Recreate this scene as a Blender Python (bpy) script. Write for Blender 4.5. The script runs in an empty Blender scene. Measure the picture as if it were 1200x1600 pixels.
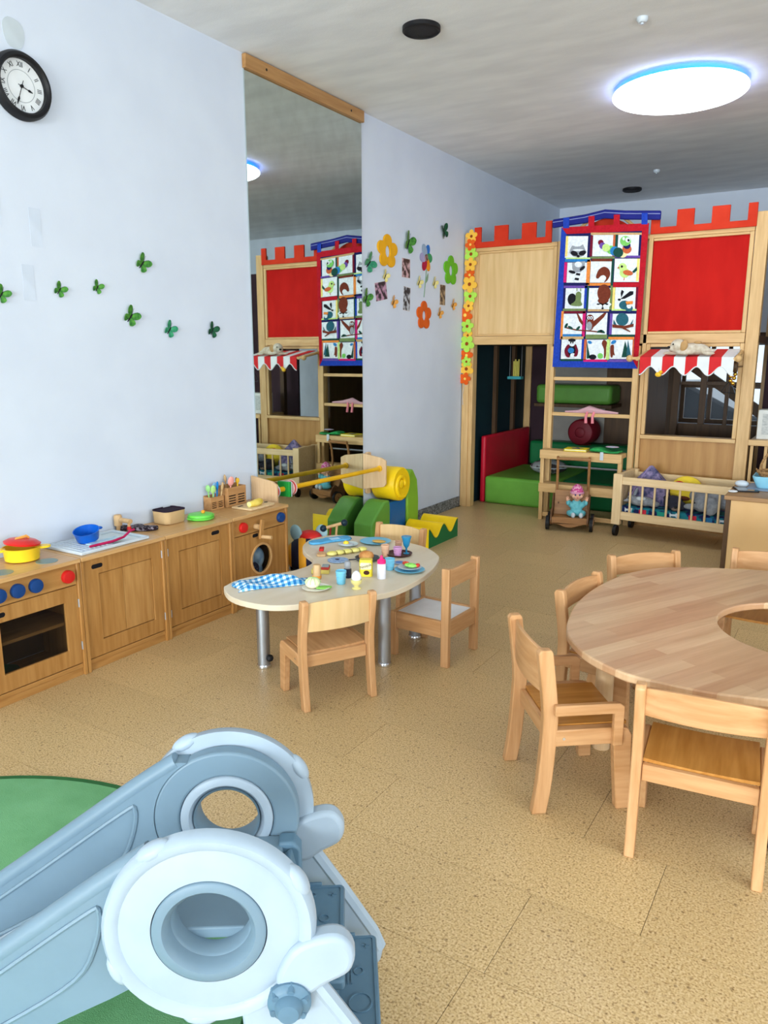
import bpy, bmesh, math, random
from mathutils import Vector, Matrix
random.seed(7)
S = bpy.context.scene
COL = S.collection
# ---------------------------------------------------------------- camera
cam_d = bpy.data.cameras.new('camera'); cam = bpy.data.objects.new('camera', cam_d); COL.objects.link(cam)
cam.location = (0, 0, 1.5)
cam.rotation_euler = (math.radians(90 - 11.69), 0, math.radians(31.563))
cam_d.sensor_fit = 'VERTICAL'; cam_d.sensor_height = 36; cam_d.sensor_width = 27
cam_d.lens = 36 * 1183 / 1600
cam_d.clip_start = .02
S.camera = cam
# ---------------------------------------------------------------- world, light, exposure
w = bpy.data.worlds.new('world'); S.world = w; w.use_nodes = True
bg = w.node_tree.nodes['Background']; bg.inputs[0].default_value = (.72, .87, 1, 1); bg.inputs[1].default_value = 1.1
S.view_settings.view_transform = 'Standard'; S.view_settings.look = 'None'
S.view_settings.gamma = 1; S.view_settings.use_curve_mapping = False
S.view_settings.exposure = 0.42

def area(name, loc, rot, sx, sy, power, col):
    d = bpy.data.lights.new(name, 'AREA'); d.shape = 'RECTANGLE'; d.size = sx; d.size_y = sy
    d.energy = power; d.color = col
    o = bpy.data.objects.new(name, d); COL.objects.link(o); o.location = loc; o.rotation_euler = rot
    return o
# daylight standing in the window openings behind the camera and in the right-hand wall
area('daylight_rear_window', (-.2, -7.55, 1.35), (math.radians(88), 0, 0), 5.2, 1.5, 560, (.88, .96, 1))
area('daylight_side_window', (3.12, .95, 1.75), (0, math.radians(88), 0), 1.9, 4.2, 86, (.88, .96, 1))

# ---------------------------------------------------------------- helpers
def lin(c):
    return tuple(((v / 255) / 12.92 if v / 255 <= .04045 else ((v / 255 + .055) / 1.055) ** 2.4) for v in c) + (1,)
MATS = {}
def mat(name, c, rough=.5, c2=None, scale=8, stretch=(1, 1, 1), bump=0, metal=0, alpha=None, emit=0, detail=4, spec=.3, lo=.35, hi=.65, trans=0, coat=0, bscale=None):
    """procedural material: two tones mixed by a stretched noise, optional bump"""
    if name in MATS: return MATS[name]
    m = bpy.data.materials.new(name); m.use_nodes = True; MATS[name] = m
    nt = m.node_tree; b = nt.nodes['Principled BSDF']
    b.inputs['Roughness'].default_value = rough; b.inputs['Metallic'].default_value = metal
    b.inputs['Specular IOR Level'].default_value = spec
    b.inputs['Coat Weight'].default_value = coat
    b.inputs['Transmission Weight'].default_value = trans
    tc = nt.nodes.new('ShaderNodeTexCoord'); mp = nt.nodes.new('ShaderNodeMapping'); mp.inputs['Scale'].default_value = stretch
    nt.links.new(tc.outputs['Object'], mp.inputs[0])
    n = nt.nodes.new('ShaderNodeTexNoise'); n.inputs['Scale'].default_value = scale; n.inputs['Detail'].default_value = detail
    nt.links.new(mp.outputs[0], n.inputs['Vector'])
    r = nt.nodes.new('ShaderNodeValToRGB'); nt.links.new(n.outputs['Fac'], r.inputs[0])
    if c2 is None: c2 = tuple(min(255, v * 1.04 + 2) for v in c)
    r.color_ramp.elements[0].position = lo; r.color_ramp.elements[0].color = lin(c)
    r.color_ramp.elements[1].position = hi; r.color_ramp.elements[1].color = lin(c2)
    nt.links.new(r.outputs[0], b.inputs['Base Color'])
    if emit:
        nt.links.new(r.outputs[0], b.inputs['Emission Color']); b.inputs['Emission Strength'].default_value = emit
    if bump:
        n2 = nt.nodes.new('ShaderNodeTexNoise'); n2.inputs['Scale'].default_value = bscale or scale; n2.inputs['Detail'].default_value = 3
        nt.links.new(mp.outputs[0], n2.inputs['Vector'])
        bp = nt.nodes.new('ShaderNodeBump'); bp.inputs['Strength'].default_value = bump; bp.inputs['Distance'].default_value = .01
        nt.links.new(n2.outputs['Fac'], bp.inputs['Height']); nt.links.new(bp.outputs[0], b.inputs['Normal'])
    if alpha is not None: b.inputs['Alpha'].default_value = alpha
    return m
def wood(name, c, c2, axis='x', rough=.42, scale=5, coat=0):
    st = {'x': (.8, 9, 9), 'y': (9, .8, 9), 'z': (9, 9, .8)}[axis]
    return mat(name, c, rough, c2, scale, st, bump=.02, detail=6, lo=.3, hi=.72, coat=coat)

class MB:
    def __init__(self): self.v = []; self.f = []
    def add(self, vs, fs, M=None):
        k = len(self.v)
        for p in vs:
            p = Vector(p); self.v.append(M @ p if M else p)
        self.f += [tuple(i + k for i in f) for f in fs]
        return self
    def box(self, x0, x1, y0, y1, z0, z1, M=None):
        return self.add([(x0,y0,z0),(x1,y0,z0),(x1,y1,z0),(x0,y1,z0),(x0,y0,z1),(x1,y0,z1),(x1,y1,z1),(x0,y1,z1)],
                        [(3,2,1,0),(4,5,6,7),(0,1,5,4),(1,2,6,5),(2,3,7,6),(3,0,4,7)], M)
    def loft(self, rings, caps=True, closed=True):
        """rings: list of equal-length point loops"""
        k = len(rings[0]); vs = [p for r in rings for p in r]; fs = []
        for i in range(len(rings) - 1):
            for j in range(k if closed else k - 1):
                a = i * k + j; b = i * k + (j + 1) % k
                fs.append((a, b, b + k, a + k))
        if caps: fs += [tuple(range(k - 1, -1, -1)), tuple(range((len(rings) - 1) * k, len(rings) * k))]
        return self.add(vs, fs)
    def cyl(self, p0, p1, r0, r1=None, n=20):
        p0 = Vector(p0); p1 = Vector(p1); r1 = r0 if r1 is None else r1
        d = (p1 - p0).normalized(); a = d.orthogonal().normalized(); b = d.cross(a)
        ring = lambda p, r: [p + (a * math.cos(t) + b * math.sin(t)) * r for t in [2 * math.pi * i / n for i in range(n)]]
        return self.loft([ring(p0, r0), ring(p1, r1)])
    def tube(self, path, r, n=10):
        P = [Vector(p) for p in path]; rings = []; a = None
        for i, p in enumerate(P):
            d = (P[min(i + 1, len(P) - 1)] - P[max(i - 1, 0)]).normalized()
            if a is None: a = d.orthogonal().normalized()
            a = (a - d * a.dot(d)).normalized(); b = d.cross(a)
            rr = r[i] if isinstance(r, (list, tuple)) else r
            rings.append([p + (a * math.cos(t) + b * math.sin(t)) * rr for t in [2 * math.pi * k / n for k in range(n)]])
        return self.loft(rings)
    def lathe(self, prof, c=(0, 0, 0), n=28, axis=(0, 0, 1), closed=False):
        ax = Vector(axis).normalized(); a = ax.orthogonal().normalized(); b = ax.cross(a); c = Vector(c)
        rings = [[c + ax * z + (a * math.cos(t) + b * math.sin(t)) * max(r, 1e-4) for t in [2 * math.pi * k / n for k in range(n)]] for r, z in prof]
        return self.loft(rings, caps=True)
    def sph(self, c, r, n=16, m=10, M=None):
        if not isinstance(r, (list, tuple)): r = (r, r, r)
        vs = [(c[0], c[1], c[2] - r[2])]; fs = []
        if M is None: M = Matrix.Identity(4)
        vs = [Vector((0, 0, -r[2]))]
        for i in range(1, m):
            t = -math.pi / 2 + math.pi * i / m
            for j in range(n):
                p = 2 * math.pi * j / n
                vs.append(Vector((r[0] * math.cos(t) * math.cos(p), r[1] * math.cos(t) * math.sin(p), r[2] * math.sin(t))))
        vs.append(Vector((0, 0, r[2]))); L = len(vs) - 1
        for j in range(n):
            fs.append((0, 1 + (j + 1) % n, 1 + j)); fs.append((L, L - n + j, L - n + (j + 1) % n))
        for i in range(m - 2):
            for j in range(n):
                a = 1 + i * n + j; b = 1 + i * n + (j + 1) % n
                fs.append((a, b, b + n, a + n))
        return self.add([Vector(c) + (M @ p) for p in vs], fs)
    def prism(self, poly, t0, t1, o=(0,0,0), u=(1,0,0), v=(0,1,0), n=None):
        """extrude 2-D polygon (u,v coordinates) from t0 to t1 along n"""
        o = Vector(o); u = Vector(u); v = Vector(v); n = Vector(n) if n else u.cross(v)
        pt = lambda p, t: o + u * p[0] + v * p[1] + n * t
        return self.loft([[pt(p, t0) for p in poly], [pt(p, t1) for p in poly]])
    def ring(self, outer, inner, t0, t1, o=(0,0,0), u=(1,0,0), v=(0,1,0), n=None):
        """plate with a hole; outer and inner are loops of equal length"""
        o = Vector(o); u = Vector(u); v = Vector(v); n = Vector(n) if n else u.cross(v)
        pt = lambda p, t: o + u * p[0] + v * p[1] + n * t
        L = [[pt(p, t0) for p in outer], [pt(p, t1) for p in outer], [pt(p, t1) for p in inner], [pt(p, t0) for p in inner]]
        L.append(L[0]); k = len(outer); vs = [p for r in L[:4] for p in r]; fs = []
        for i in range(4):
            for j in range(k):
                a, b = i * k + j, i * k + (j + 1) % k; i2 = (i + 1) % 4
                fs.append((a, b, i2 * k + (j + 1) % k, i2 * k + j))
        return self.add(vs, fs)
    def mesh(self, name, M=None, smooth=40):
        me = bpy.data.meshes.new(name)
        me.from_pydata([tuple(M @ p) if M else tuple(p) for p in self.v], [], self.f)
        bm = bmesh.new(); bm.from_mesh(me); bmesh.ops.recalc_face_normals(bm, faces=bm.faces); bm.to_mesh(me); bm.free()
        if smooth:
            me.polygons.foreach_set('use_smooth', [True] * len(me.polygons))
            me.set_sharp_from_angle(angle=math.radians(smooth))
        return me
    def build(self, name, m, parent=None, loc=None, local=False, bev=0, seg=2, smooth=40, remesh=0, sub=0):
        """vertices are in world space unless local; parent decides the frame"""
        if parent is not None: M = None if local else FR[parent.name].inverted()
        elif loc is not None: M = None if local else Matrix.Translation(Vector(loc)).inverted()
        else: M = None
        me = self.mesh(name, M, smooth); me.materials.append(m)
        o = bpy.data.objects.new(name, me); COL.objects.link(o)
        if parent is not None: o.parent = parent; FR[o.name] = FR[parent.name]
        else:
            if loc is not None: o.location = loc
            FR[o.name] = Matrix.Translation(Vector(loc)) if loc is not None else Matrix.Identity(4)
        if remesh:
            k = o.modifiers.new('remesh', 'REMESH'); k.mode = 'VOXEL'; k.voxel_size = remesh; k.use_smooth_shade = True
            s = o.modifiers.new('smooth', 'SMOOTH'); s.iterations = 6
        if bev:
            k = o.modifiers.new('bevel', 'BEVEL'); k.width = bev; k.segments = seg; k.limit_method = 'ANGLE'; k.angle_limit = math.radians(40)
            k.harden_normals = False
        if sub:
            k = o.modifiers.new('sub', 'SUBSURF'); k.levels = sub; k.render_levels = sub
        return o
FR = {}
def tag(o, label=None, cat=None, group=None, kind=None):
    if label: o['label'] = label
    if cat: o['category'] = cat
    if group: o['group'] = group
    if kind: o['kind'] = kind
    return o
def thing(name, label, cat, loc=(0, 0, 0), rot=0, group=None):
    o = bpy.data.objects.new(name, None); COL.objects.link(o); o.empty_display_size = .05
    o.location = loc; o.rotation_euler = (0, 0, rot)
    FR[o.name] = Matrix.Translation(Vector(loc)) @ Matrix.Rotation(rot, 4, 'Z')
    return tag(o, label, cat, group)
def copy_tree(o, parent=None):
    c = o.copy(); COL.objects.link(c); c.parent = parent
    for ch in list(o.children): copy_tree(ch, c)
    return c
def dup(root, label, loc, rot):
    rot = math.radians(rot); c = copy_tree(root); c.location = loc; c.rotation_euler = (0, 0, rot); c['label'] = label
    FR[c.name] = Matrix.Translation(Vector(loc)) @ Matrix.Rotation(rot, 4, 'Z')
    return c
def struct(o): o['kind'] = 'structure'; return o
def circ(r, n=32, c=(0, 0), a0=0, rz=None):
    return [(c[0] + r * math.cos(a0 + 2 * math.pi * i / n), c[1] + (rz or r) * math.sin(a0 + 2 * math.pi * i / n)) for i in range(n)]
def rrect(x0, x1, y0, y1, r, k=4):
    P = []
    for cx, cy, a in ((x1 - r, y1 - r, 0), (x0 + r, y1 - r, 90), (x0 + r, y0 + r, 180), (x1 - r, y0 + r, 270)):
        P += [(cx + r * math.cos(math.radians(a + 90 * i / k)), cy + r * math.sin(math.radians(a + 90 * i / k))) for i in range(k + 1)]
    return P
def spline(P, k=6, closed=True):
    out = []; n = len(P)
    for i in range(n if closed else n - 1):
        g = lambda j: P[j % n] if closed else P[max(0, min(n - 1, j))]
        p0, p1, p2, p3 = g(i - 1), g(i), g(i + 1), g(i + 2)
        for s in range(k):
            t = s / k
            out.append(tuple(.5 * ((2 * b) + (c - a) * t + (2 * a - 5 * b + 4 * c - d) * t * t + (-a + 3 * b - 3 * c + d) * t ** 3) for a, b, c, d in zip(p0, p1, p2, p3)))
    if not closed: out.append(tuple(P[-1]))
    return out
def text_mesh(body, size, extrude=.0008):
    cu = bpy.data.curves.new('lettering', 'FONT'); cu.body = body; cu.size = size; cu.extrude = extrude
    cu.align_x = 'CENTER'; cu.align_y = 'CENTER'; cu.resolution_u = 3
    o = bpy.data.objects.new('lettering_source', cu); COL.objects.link(o)
    dg = bpy.context.evaluated_depsgraph_get(); me = bpy.data.meshes.new_from_object(o.evaluated_get(dg))
    vs = [v.co.copy() for v in me.vertices]; fs = [tuple(p.vertices) for p in me.polygons]
    bpy.data.objects.remove(o); bpy.data.curves.remove(cu); bpy.data.meshes.remove(me)
    return vs, fs
X, Y_, Z_ = (1, 0, 0), (0, 1, 0), (0, 0, 1)

# ---------------------------------------------------------------- materials
M_wall = mat('wall_paint', (214, 223, 237), .8, (219, 228, 241), 3, bump=.03, bscale=60)
M_ceil = mat('ceiling_plaster', (228, 232, 236), .9, (240, 244, 247), 2.2, (1, 3, 1), bump=.15, bscale=90)
M_beech = wood('beech_x', (190, 138, 88), (214, 166, 118), 'x')
M_beechz = wood('beech_z', (190, 138, 88), (216, 168, 120), 'z')
M_beechy = wood('beech_y', (190, 138, 88), (214, 166, 118), 'y')
M_kit = wood('kitchen_wood_y', (164, 114, 58), (190, 140, 80), 'y')
M_kitz = wood('kitchen_wood_z', (162, 112, 56), (188, 138, 78), 'z')
M_ktop = wood('kitchen_top', (196, 148, 92), (216, 172, 116), 'y', .3)
M_ply = wood('golden_ply', (178, 118, 50), (205, 146, 74), 'y', .3)
M_house = wood('house_pine', (206, 164, 108), (228, 190, 134), 'z')
M_housex = wood('house_pine_x', (206, 164, 108), (228, 190, 134), 'x')
M_birch = wood('birch_ply', (214, 176, 120), (232, 198, 146), 'z', .4, 2.5)
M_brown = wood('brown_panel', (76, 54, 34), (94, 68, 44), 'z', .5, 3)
M_gold = wood('gold_panel', (172, 122, 66), (198, 150, 88), 'z', .4, 2)
M_red = mat('red_paint', (182, 14, 8), .6, (198, 24, 16), 6, (1, 1, .3), spec=.12)
M_swhite = mat('slide_white', (156, 172, 186), .4)
M_white = mat('white_plastic', (196, 206, 214), .35, spec=.5)
M_grey = mat('greyblue_plastic', (110, 134, 150), .4, (114, 138, 154))
M_grey2 = mat('step_blue_plastic', (88, 118, 138), .42)
M_black = mat('black_rubber', (20, 20, 24), .5)
M_shade = mat('hole_shade', (14, 12, 18), .9)  # dark colour painted as the shade inside holes and gaps
M_steel = mat('steel', (176, 182, 190), .45, metal=1)
M_chrome = mat('chrome', (220, 222, 226), .12, metal=1)
M_blue = mat('knob_blue', (18, 62, 122), .4)
M_kred = mat('knob_red', (204, 34, 30), .4)
M_yel = mat('vinyl_yellow', (246, 204, 20), .42, bump=.06, bscale=9)
M_gren = mat('vinyl_green', (92, 150, 60), .42, bump=.06, bscale=9)
M_lgren = mat('vinyl_light_green', (130, 180, 50), .42, bump=.08, bscale=9)
M_dgren = mat('vinyl_dark_green', (12, 110, 60), .42)
M_vblue = mat('vinyl_blue', (20, 96, 160), .42)
M_vred = mat('vinyl_red', (190, 18, 44), .42)
M_top = mat('laminate_maple', (222, 206, 178), .32, (230, 216, 192), 12, (1, .2, 1))
M_glass = mat('pane_glass', (225, 235, 238), .03, alpha=.08, spec=.5)

# ================================================================ THE ROOM
XL, XR, YB, YN, H = -3.315, 3.2, 9.52, -7.65, 3.262
def cork_material():
    m = bpy.data.materials.new('cork_tile'); m.use_nodes = True; nt = m.node_tree; b = nt.nodes['Principled BSDF']
    geo = nt.nodes.new('ShaderNodeNewGeometry'); oi = nt.nodes.new('ShaderNodeObjectInfo')
    n1 = nt.nodes.new('ShaderNodeTexNoise'); n1.inputs['Scale'].default_value = 170; n1.inputs['Detail'].default_value = 3
    n2 = nt.nodes.new('ShaderNodeTexNoise'); n2.inputs['Scale'].default_value = 75; n2.inputs['Detail'].default_value = 5
    n3 = nt.nodes.new('ShaderNodeTexNoise'); n3.inputs['Scale'].default_value = 1.3
    for n in (n1, n2, n3): nt.links.new(geo.outputs['Position'], n.inputs['Vector'])
    r1 = nt.nodes.new('ShaderNodeValToRGB'); nt.links.new(n1.outputs['Fac'], r1.inputs[0])
    e = r1.color_ramp.elements; e[0].position = .30; e[0].color = lin((120, 90, 50)); e[1].position = .43; e[1].color = lin((188, 156, 105))
    k = e.new(.66); k.color = lin((212, 186, 142))
    r2 = nt.nodes.new('ShaderNodeValToRGB'); nt.links.new(n2.outputs['Fac'], r2.inputs[0])
    e = r2.color_ramp.elements; e[0].position = .28; e[0].color = (.62, .56, .48, 1); e[1].position = .46; e[1].color = (1, 1, 1, 1)
    mx = nt.nodes.new('ShaderNodeMix'); mx.data_type = 'RGBA'; mx.blend_type = 'MULTIPLY'; mx.inputs[0].default_value = .6
    nt.links.new(r1.outputs[0], mx.inputs[6]); nt.links.new(r2.outputs[0], mx.inputs[7])
    vo = nt.nodes.new('ShaderNodeTexVoronoi'); vo.inputs['Scale'].default_value = 26; nt.links.new(geo.outputs['Position'], vo.inputs['Vector'])
    r3 = nt.nodes.new('ShaderNodeValToRGB'); nt.links.new(vo.outputs['Distance'], r3.inputs[0]); e = r3.color_ramp.elements
    e[0].position = .09; e[0].color = (.42, .36, .3, 1); e[1].position = .15; e[1].color = (1, 1, 1, 1)
    m3 = nt.nodes.new('ShaderNodeMix'); m3.data_type = 'RGBA'; m3.blend_type = 'MULTIPLY'; m3.inputs[0].default_value = .75
    nt.links.new(mx.outputs[2], m3.inputs[6]); nt.links.new(r3.outputs[0], m3.inputs[7]); mx = m3
    ad = nt.nodes.new('ShaderNodeMath'); ad.operation = 'MULTIPLY_ADD'; ad.inputs[1].default_value = .10; ad.inputs[2].default_value = .92
    nt.links.new(oi.outputs['Random'], ad.inputs[0])
    a2 = nt.nodes.new('ShaderNodeMath'); a2.operation = 'MULTIPLY_ADD'; a2.inputs[1].default_value = .2
    nt.links.new(n3.outputs['Fac'], a2.inputs[0]); nt.links.new(ad.outputs[0], a2.inputs[2])
    hs = nt.nodes.new('ShaderNodeHueSaturation'); nt.links.new(mx.outputs[2], hs.inputs['Color']); nt.links.new(a2.outputs[0], hs.inputs['Value'])
    nt.links.new(hs.outputs[0], b.inputs['Base Color']); b.inputs['Roughness'].default_value = .36
    bp = nt.nodes.new('ShaderNodeBump'); bp.inputs['Strength'].default_value = .08; bp.inputs['Distance'].default_value = .004
    nt.links.new(n2.outputs['Fac'], bp.inputs['Height']); nt.links.new(bp.outputs[0], b.inputs['Normal'])
    return m
M_tile = cork_material()
M_joint = mat('tile_joint', (88, 66, 40), .9)
floor = struct(MB().box(XL - .15, XR + .15, YN - .15, YB + .15, -.12, -.003).build('floor', M_joint, smooth=0))
full = None; TW, TL = .33, .93
joints = {0: -.583, -1: -.33, -2: -.63, 1: -.805}
r0 = -6; YT = 2.158 + r0 * TW; r1 = int(math.ceil((YB - 2.158) / TW))
for r in range(r0, r1):
    y0, y1 = max(YN, 2.158 + r * TW), min(YB, 2.158 + (r + 1) * TW)
    if y1 - y0 < .02: continue
    off = joints.get(r, -.583 + ((r * 37) % 11) * .085)
    x = off - TL * 6
    while x < XR:
        x0, x1 = max(XL, x), min(XR, x + TL); x += TL
        if x1 - x0 < .03: continue
        g = .0008
        whole = (x1 - x0 > TL - 1e-4 and y1 - y0 > TW - 1e-4)
        if whole and full is not None:
            t = full.copy(); COL.objects.link(t); t.location = (x0, y0, 0); t.parent = floor
        else:
            t = MB().box(g, x1 - x0 - g, g, y1 - y0 - g, -.003, 0).build('tile', M_tile, floor, local=True, smooth=0)
            t.location = (x0, y0, 0)
            if whole: full = t
tag(MB().box(XL, XR, YN, YT - .001, -.003, 0).build('tile_field', M_tile, floor, smooth=0), kind='stuff')
struct(MB().box(XL - .15, XR + .15, YN - .15, YB + .15, H, H + .15).build('ceiling', M_ceil, smooth=0))
struct(MB().box(XL - .15, XL, YN, YB, 0, H).build('wall_left', M_wall, smooth=0))
def wall_with_openings(name, horiz, c0, c1, a0, a1, ops):
    """wall slab between c0 and c1 in thickness; runs a0..a1; ops = (s0,s1,z0,z1)"""
    b = MB()
    def bx(s0, s1, z0, z1):
        if s1 - s0 > 1e-4 and z1 - z0 > 1e-4:
            b.box(s0, s1, c0, c1, z0, z1) if horiz else b.box(c0, c1, s0, s1, z0, z1)
    s = a0
    for s0, s1, z0, z1 in ops:
        bx(s, s0, 0, H); bx(s0, s1, 0, z0); bx(s0, s1, z1, H); s = s1
    bx(s, a1, 0, H)
    return struct(b.build(name, M_wall, smooth=0))
BW = (-2.35, -.55, .72, 1.75)
wall_with_openings('wall_back', True, YB, YB + .15, XL - .15, XR + .15, [BW])
RW = [(-2.8, -1.15, .6, 2.1), (-1.03, .62, .6, 2.1), (.74, 2.4, .6, 2.1)]
wall_with_openings('wall_rear', True, YN - .15, YN, XL - .15, XR + .15, RW)
SW = [(-1.2, .9, .8, 2.7), (1.0, 3.1, .8, 2.7)]
wall_with_openings('wall_right', False, XR, XR + .15, YN, YB, SW)
M_frame = mat('window_frame_white', (225, 226, 224), .5)
M_dframe = wood('dark_window_wood', (84, 62, 42), (104, 78, 54), 'z')
n = 0
for ops, horiz, c, m in ((RW, True, YN - .08, M_frame), (SW, False, XR + .08, M_frame), ([BW], True, YB + .07, M_dframe)):
    for s0, s1, z0, z1 in ops:
        n += 1; f = MB(); t = .05; p = MB()
        def bx(b, a, bb, z, zz, th):
            b.box(a, bb, c - th, c + th, z, zz) if horiz else b.box(c - th, c + th, a, bb, z, zz)
        bx(f, s0, s0 + t, z0, z1, .03); bx(f, s1 - t, s1, z0, z1, .03); bx(f, s0 + t, s1 - t, z0, z0 + t, .03); bx(f, s0 + t, s1 - t, z1 - t, z1, .03)
        win = struct(f.build('window_%d' % n, m, smooth=0))
        mid = [(s0 + s1) / 2] if m is M_frame else [s0 + .62, s0 + .92, s0 + 1.22]
        for q in mid:
            b = MB(); bx(b, q - .022, q + .022, z0 + t, z1 - t, .02); b.build('mullion', m, win, smooth=0)
        if m is M_dframe:
            for a, bb in zip([s0 + t] + [q + .022 for q in mid], [q - .022 for q in mid] + [s1 - t]):
                b = MB(); bx(b, a, bb, 1.13, 1.16, .018); b.build('glazing_bar', m, win, smooth=0)
        qs = [s0 + t] + mid + [s1 - t]
        for a, bb in zip(qs, qs[1:]):
            b = MB(); bx(b, a, bb, z0 + t, z1 - t, .003); b.build('pane', M_glass, win, smooth=0)
# granite skirting
def granite():
    m = bpy.data.materials.new('granite'); m.use_nodes = True; nt = m.node_tree; b = nt.nodes['Principled BSDF']
    tc = nt.nodes.new('ShaderNodeTexCoord'); v = nt.nodes.new('ShaderNodeTexVoronoi'); v.inputs['Scale'].default_value = 90
    nt.links.new(tc.outputs['Object'], v.inputs['Vector']); r = nt.nodes.new('ShaderNodeValToRGB'); nt.links.new(v.outputs['Color'], r.inputs[0])
    e = r.color_ramp.elements; e[0].position = .2; e[0].color = lin((48, 52, 56)); e[1].position = .8; e[1].color = lin((150, 154, 158))
    nt.links.new(r.outputs[0], b.inputs['Base Color']); b.inputs['Roughness'].default_value = .4
    return m
M_gran = granite()
bb = struct(MB().box(XL, XL + .011, 5.075, 6.83, 0, .1).build('baseboard_left', M_gran, smooth=0))
for ya, yb in ((5.077, 5.66), (5.662, 6.245), (6.247, 6.828)):
    MB().box(XL + .002, XL + .014, ya, yb, .001, .102).build('skirting_stone', M_gran, bb, smooth=0)
# patch of grey filler and sticky marks on the paint
tag(MB().prism(spline([(-.05, .02), (-.02, .06), (.04, .05), (.055, 0), (.03, -.055), (-.03, -.05)], 4), .0005, .002, (XL, 2.283, 2.885), Y_, Z_).build('wall_filler_patch', mat('filler', (196, 206, 212), .9), loc=(XL, 2.283, 2.885)), 'small grey round filler patch on the white wall above the clock', 'wall patch')
tape = mat('clear_tape', (205, 215, 229), .9, spec=.1)
for i, (y, z, a, b_) in enumerate(((2.11, 2.17, .035, .10), (2.31, 2.08, .03, .085), (2.25, 1.83, .03, .08))):
    tag(MB().prism(rrect(-a, a, -b_, b_, .004), .0005, .0014, (XL, y, z), Y_, Z_).build('clear_tape_sheet', tape, loc=(XL, y, z)),
        ['clear plastic strip stuck to white wall, farthest left and topmost', 'clear plastic strip on white wall, the middle of the three', 'clear plastic strip on white wall, lowest, beside the leftmost butterflies'][i], 'plastic strip', 'clear strips stuck on the wall')

# mirror with its wooden cap
M_mirror = mat('mirror_silver', (206, 216, 212), .015, metal=1)
t = thing('wall_mirror', 'tall frameless mirror on the white wall with a wooden rail on top', 'mirror', (XL, 4.42, .02))
MB().box(XL + .001, XL + .009, 3.785, 5.06, .02, 3.178).build('mirror_glass', M_mirror, t, smooth=0)
MB().box(XL + .001, XL + .008, 5.06, 5.068, .02, 3.178).build('edge_strip', M_white, t, smooth=0)
MB().box(XL + .001, XL + .03, 3.778, 5.072, 3.178, 3.256).build('cap_rail', wood('cap_wood', (168, 122, 74), (190, 146, 94), 'y'), t, bev=.003)
for y in (3.97, 4.9): MB().cyl((XL + .029, y, 3.217), (XL + .0315, y, 3.217), .008, n=10).build('screw', M_black, t)

# ceiling fittings
LX, LY = -1.205, 5.72
t = thing('ceiling_lamp', 'large round flat LED lamp glowing white on the ceiling', 'lamp', (LX, LY, H))
M_led = mat('led_diffuser', (236, 244, 255), .5, emit=5.5)
M_ledb = mat('led_rim_blue', (16, 96, 255), .5, emit=4)
MB().lathe([(.30, 0), (.30, -.034)], (LX, LY, H), 48).build('base', M_white, t)
MB().lathe([(.33, -.016), (.395, -.022), (.40, -.034), (.33, -.036)], (LX, LY, H), 48).build('rim_light', M_ledb, t)
MB().lathe([(.424, -.0362), (.424, -.0388), (0, -.0388)], (LX, LY, H), 64).build('light_block_plate', M_white, t)  # unseen plate added to keep diffuser light off the ceiling, leaving the blue halo
MB().lathe([(.41, -.039), (.424, -.040), (.427, -.046), (.427, -.058), (.415, -.068), (0, -.072)], (LX, LY, H), 64).build('diffuser', M_led, t)
for i, (x, y, r) in enumerate(((-2.235, 4.03, .105), (-2.275, 8.82, .10))):
    t = thing('ceiling_speaker', ['round black ceiling speaker near the mirror top', 'round black ceiling speaker far back above the red play castle'][i], 'speaker', (x, y, H), 0, 'black round ceiling speakers')
    MB().lathe([(r, 0), (r, -.02), (r * .93, -.026), (r * .9, -.02), (0, -.018)], (x, y, H), 36).build('housing', M_black, t)
    MB().lathe([(r * .86, -.019), (r * .7, -.024), (0, -.027)], (x, y, H), 30).build('grille', mat('grille', (30, 30, 34), .7, bump=.5, bscale=300), t)
for i, (x, y) in enumerate(((-1.173, 4.54), (-1.864, 8.09))):
    t = thing('ceiling_sensor', ['tiny white hook on the ceiling in front of the lamp', 'small white smoke sensor on the ceiling behind the lamp'][i], 'sensor', (x, y, H), 0, 'small white ceiling fittings')
    MB().lathe([(.03, 0), (.03, -.012), (.02, -.025), (0, -.028)], (x, y, H), 20).build('body', M_white, t)
    MB().lathe([(.008, -.026), (.008, -.034), (0, -.035)], (x, y, H), 10).build('tip', M_white, t)

# ---------------------------------------------------------------- wall clock
cy, cz, cr = 2.292, 2.672, .142
t = thing('wall_clock', 'round wall clock with wide black rim and roman numerals', 'clock', (XL, cy, cz))
R_ = lambda prof: MB().lathe(prof, (XL, cy, cz), 48, X)
R_([(cr * .80, .004), (cr, .004), (cr * 1.0, .025), (cr * .93, .042), (cr * .84, .046), (cr * .78, .036), (cr * .78, .01)]).build('rim', M_black, t)
R_([(cr * .79, .008), (cr * .79, .014), (0, .014)]).build('dial', mat('dial_white', (232, 236, 238), .6), t)
MB().ring(circ(cr * .47, 40), circ(cr * .455, 40), .0142, .0147, (XL, cy, cz), Y_, Z_).build('inner_line', mat('dial_line', (150, 158, 162), .6), t)
num = ['XII', 'I', 'II', 'III', 'IIII', 'V', 'VI', 'VII', 'VIII', 'IX', 'X', 'XI']
for i, s in enumerate(num):
    a = math.pi / 2 - i * math.pi / 6; vs, fs = text_mesh(s, .031)
    ct, st = math.cos(a - math.pi / 2), math.sin(a - math.pi / 2); b = MB()
    b.add([(XL + .0145 + v.z, cy + cr * .62 * math.cos(a) + (v.x * .8 * ct - v.y * st), cz + cr * .62 * math.sin(a) + (v.x * .8 * st + v.y * ct)) for v in vs], fs)
    b.build('numeral', M_black, t, smooth=0)
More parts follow.
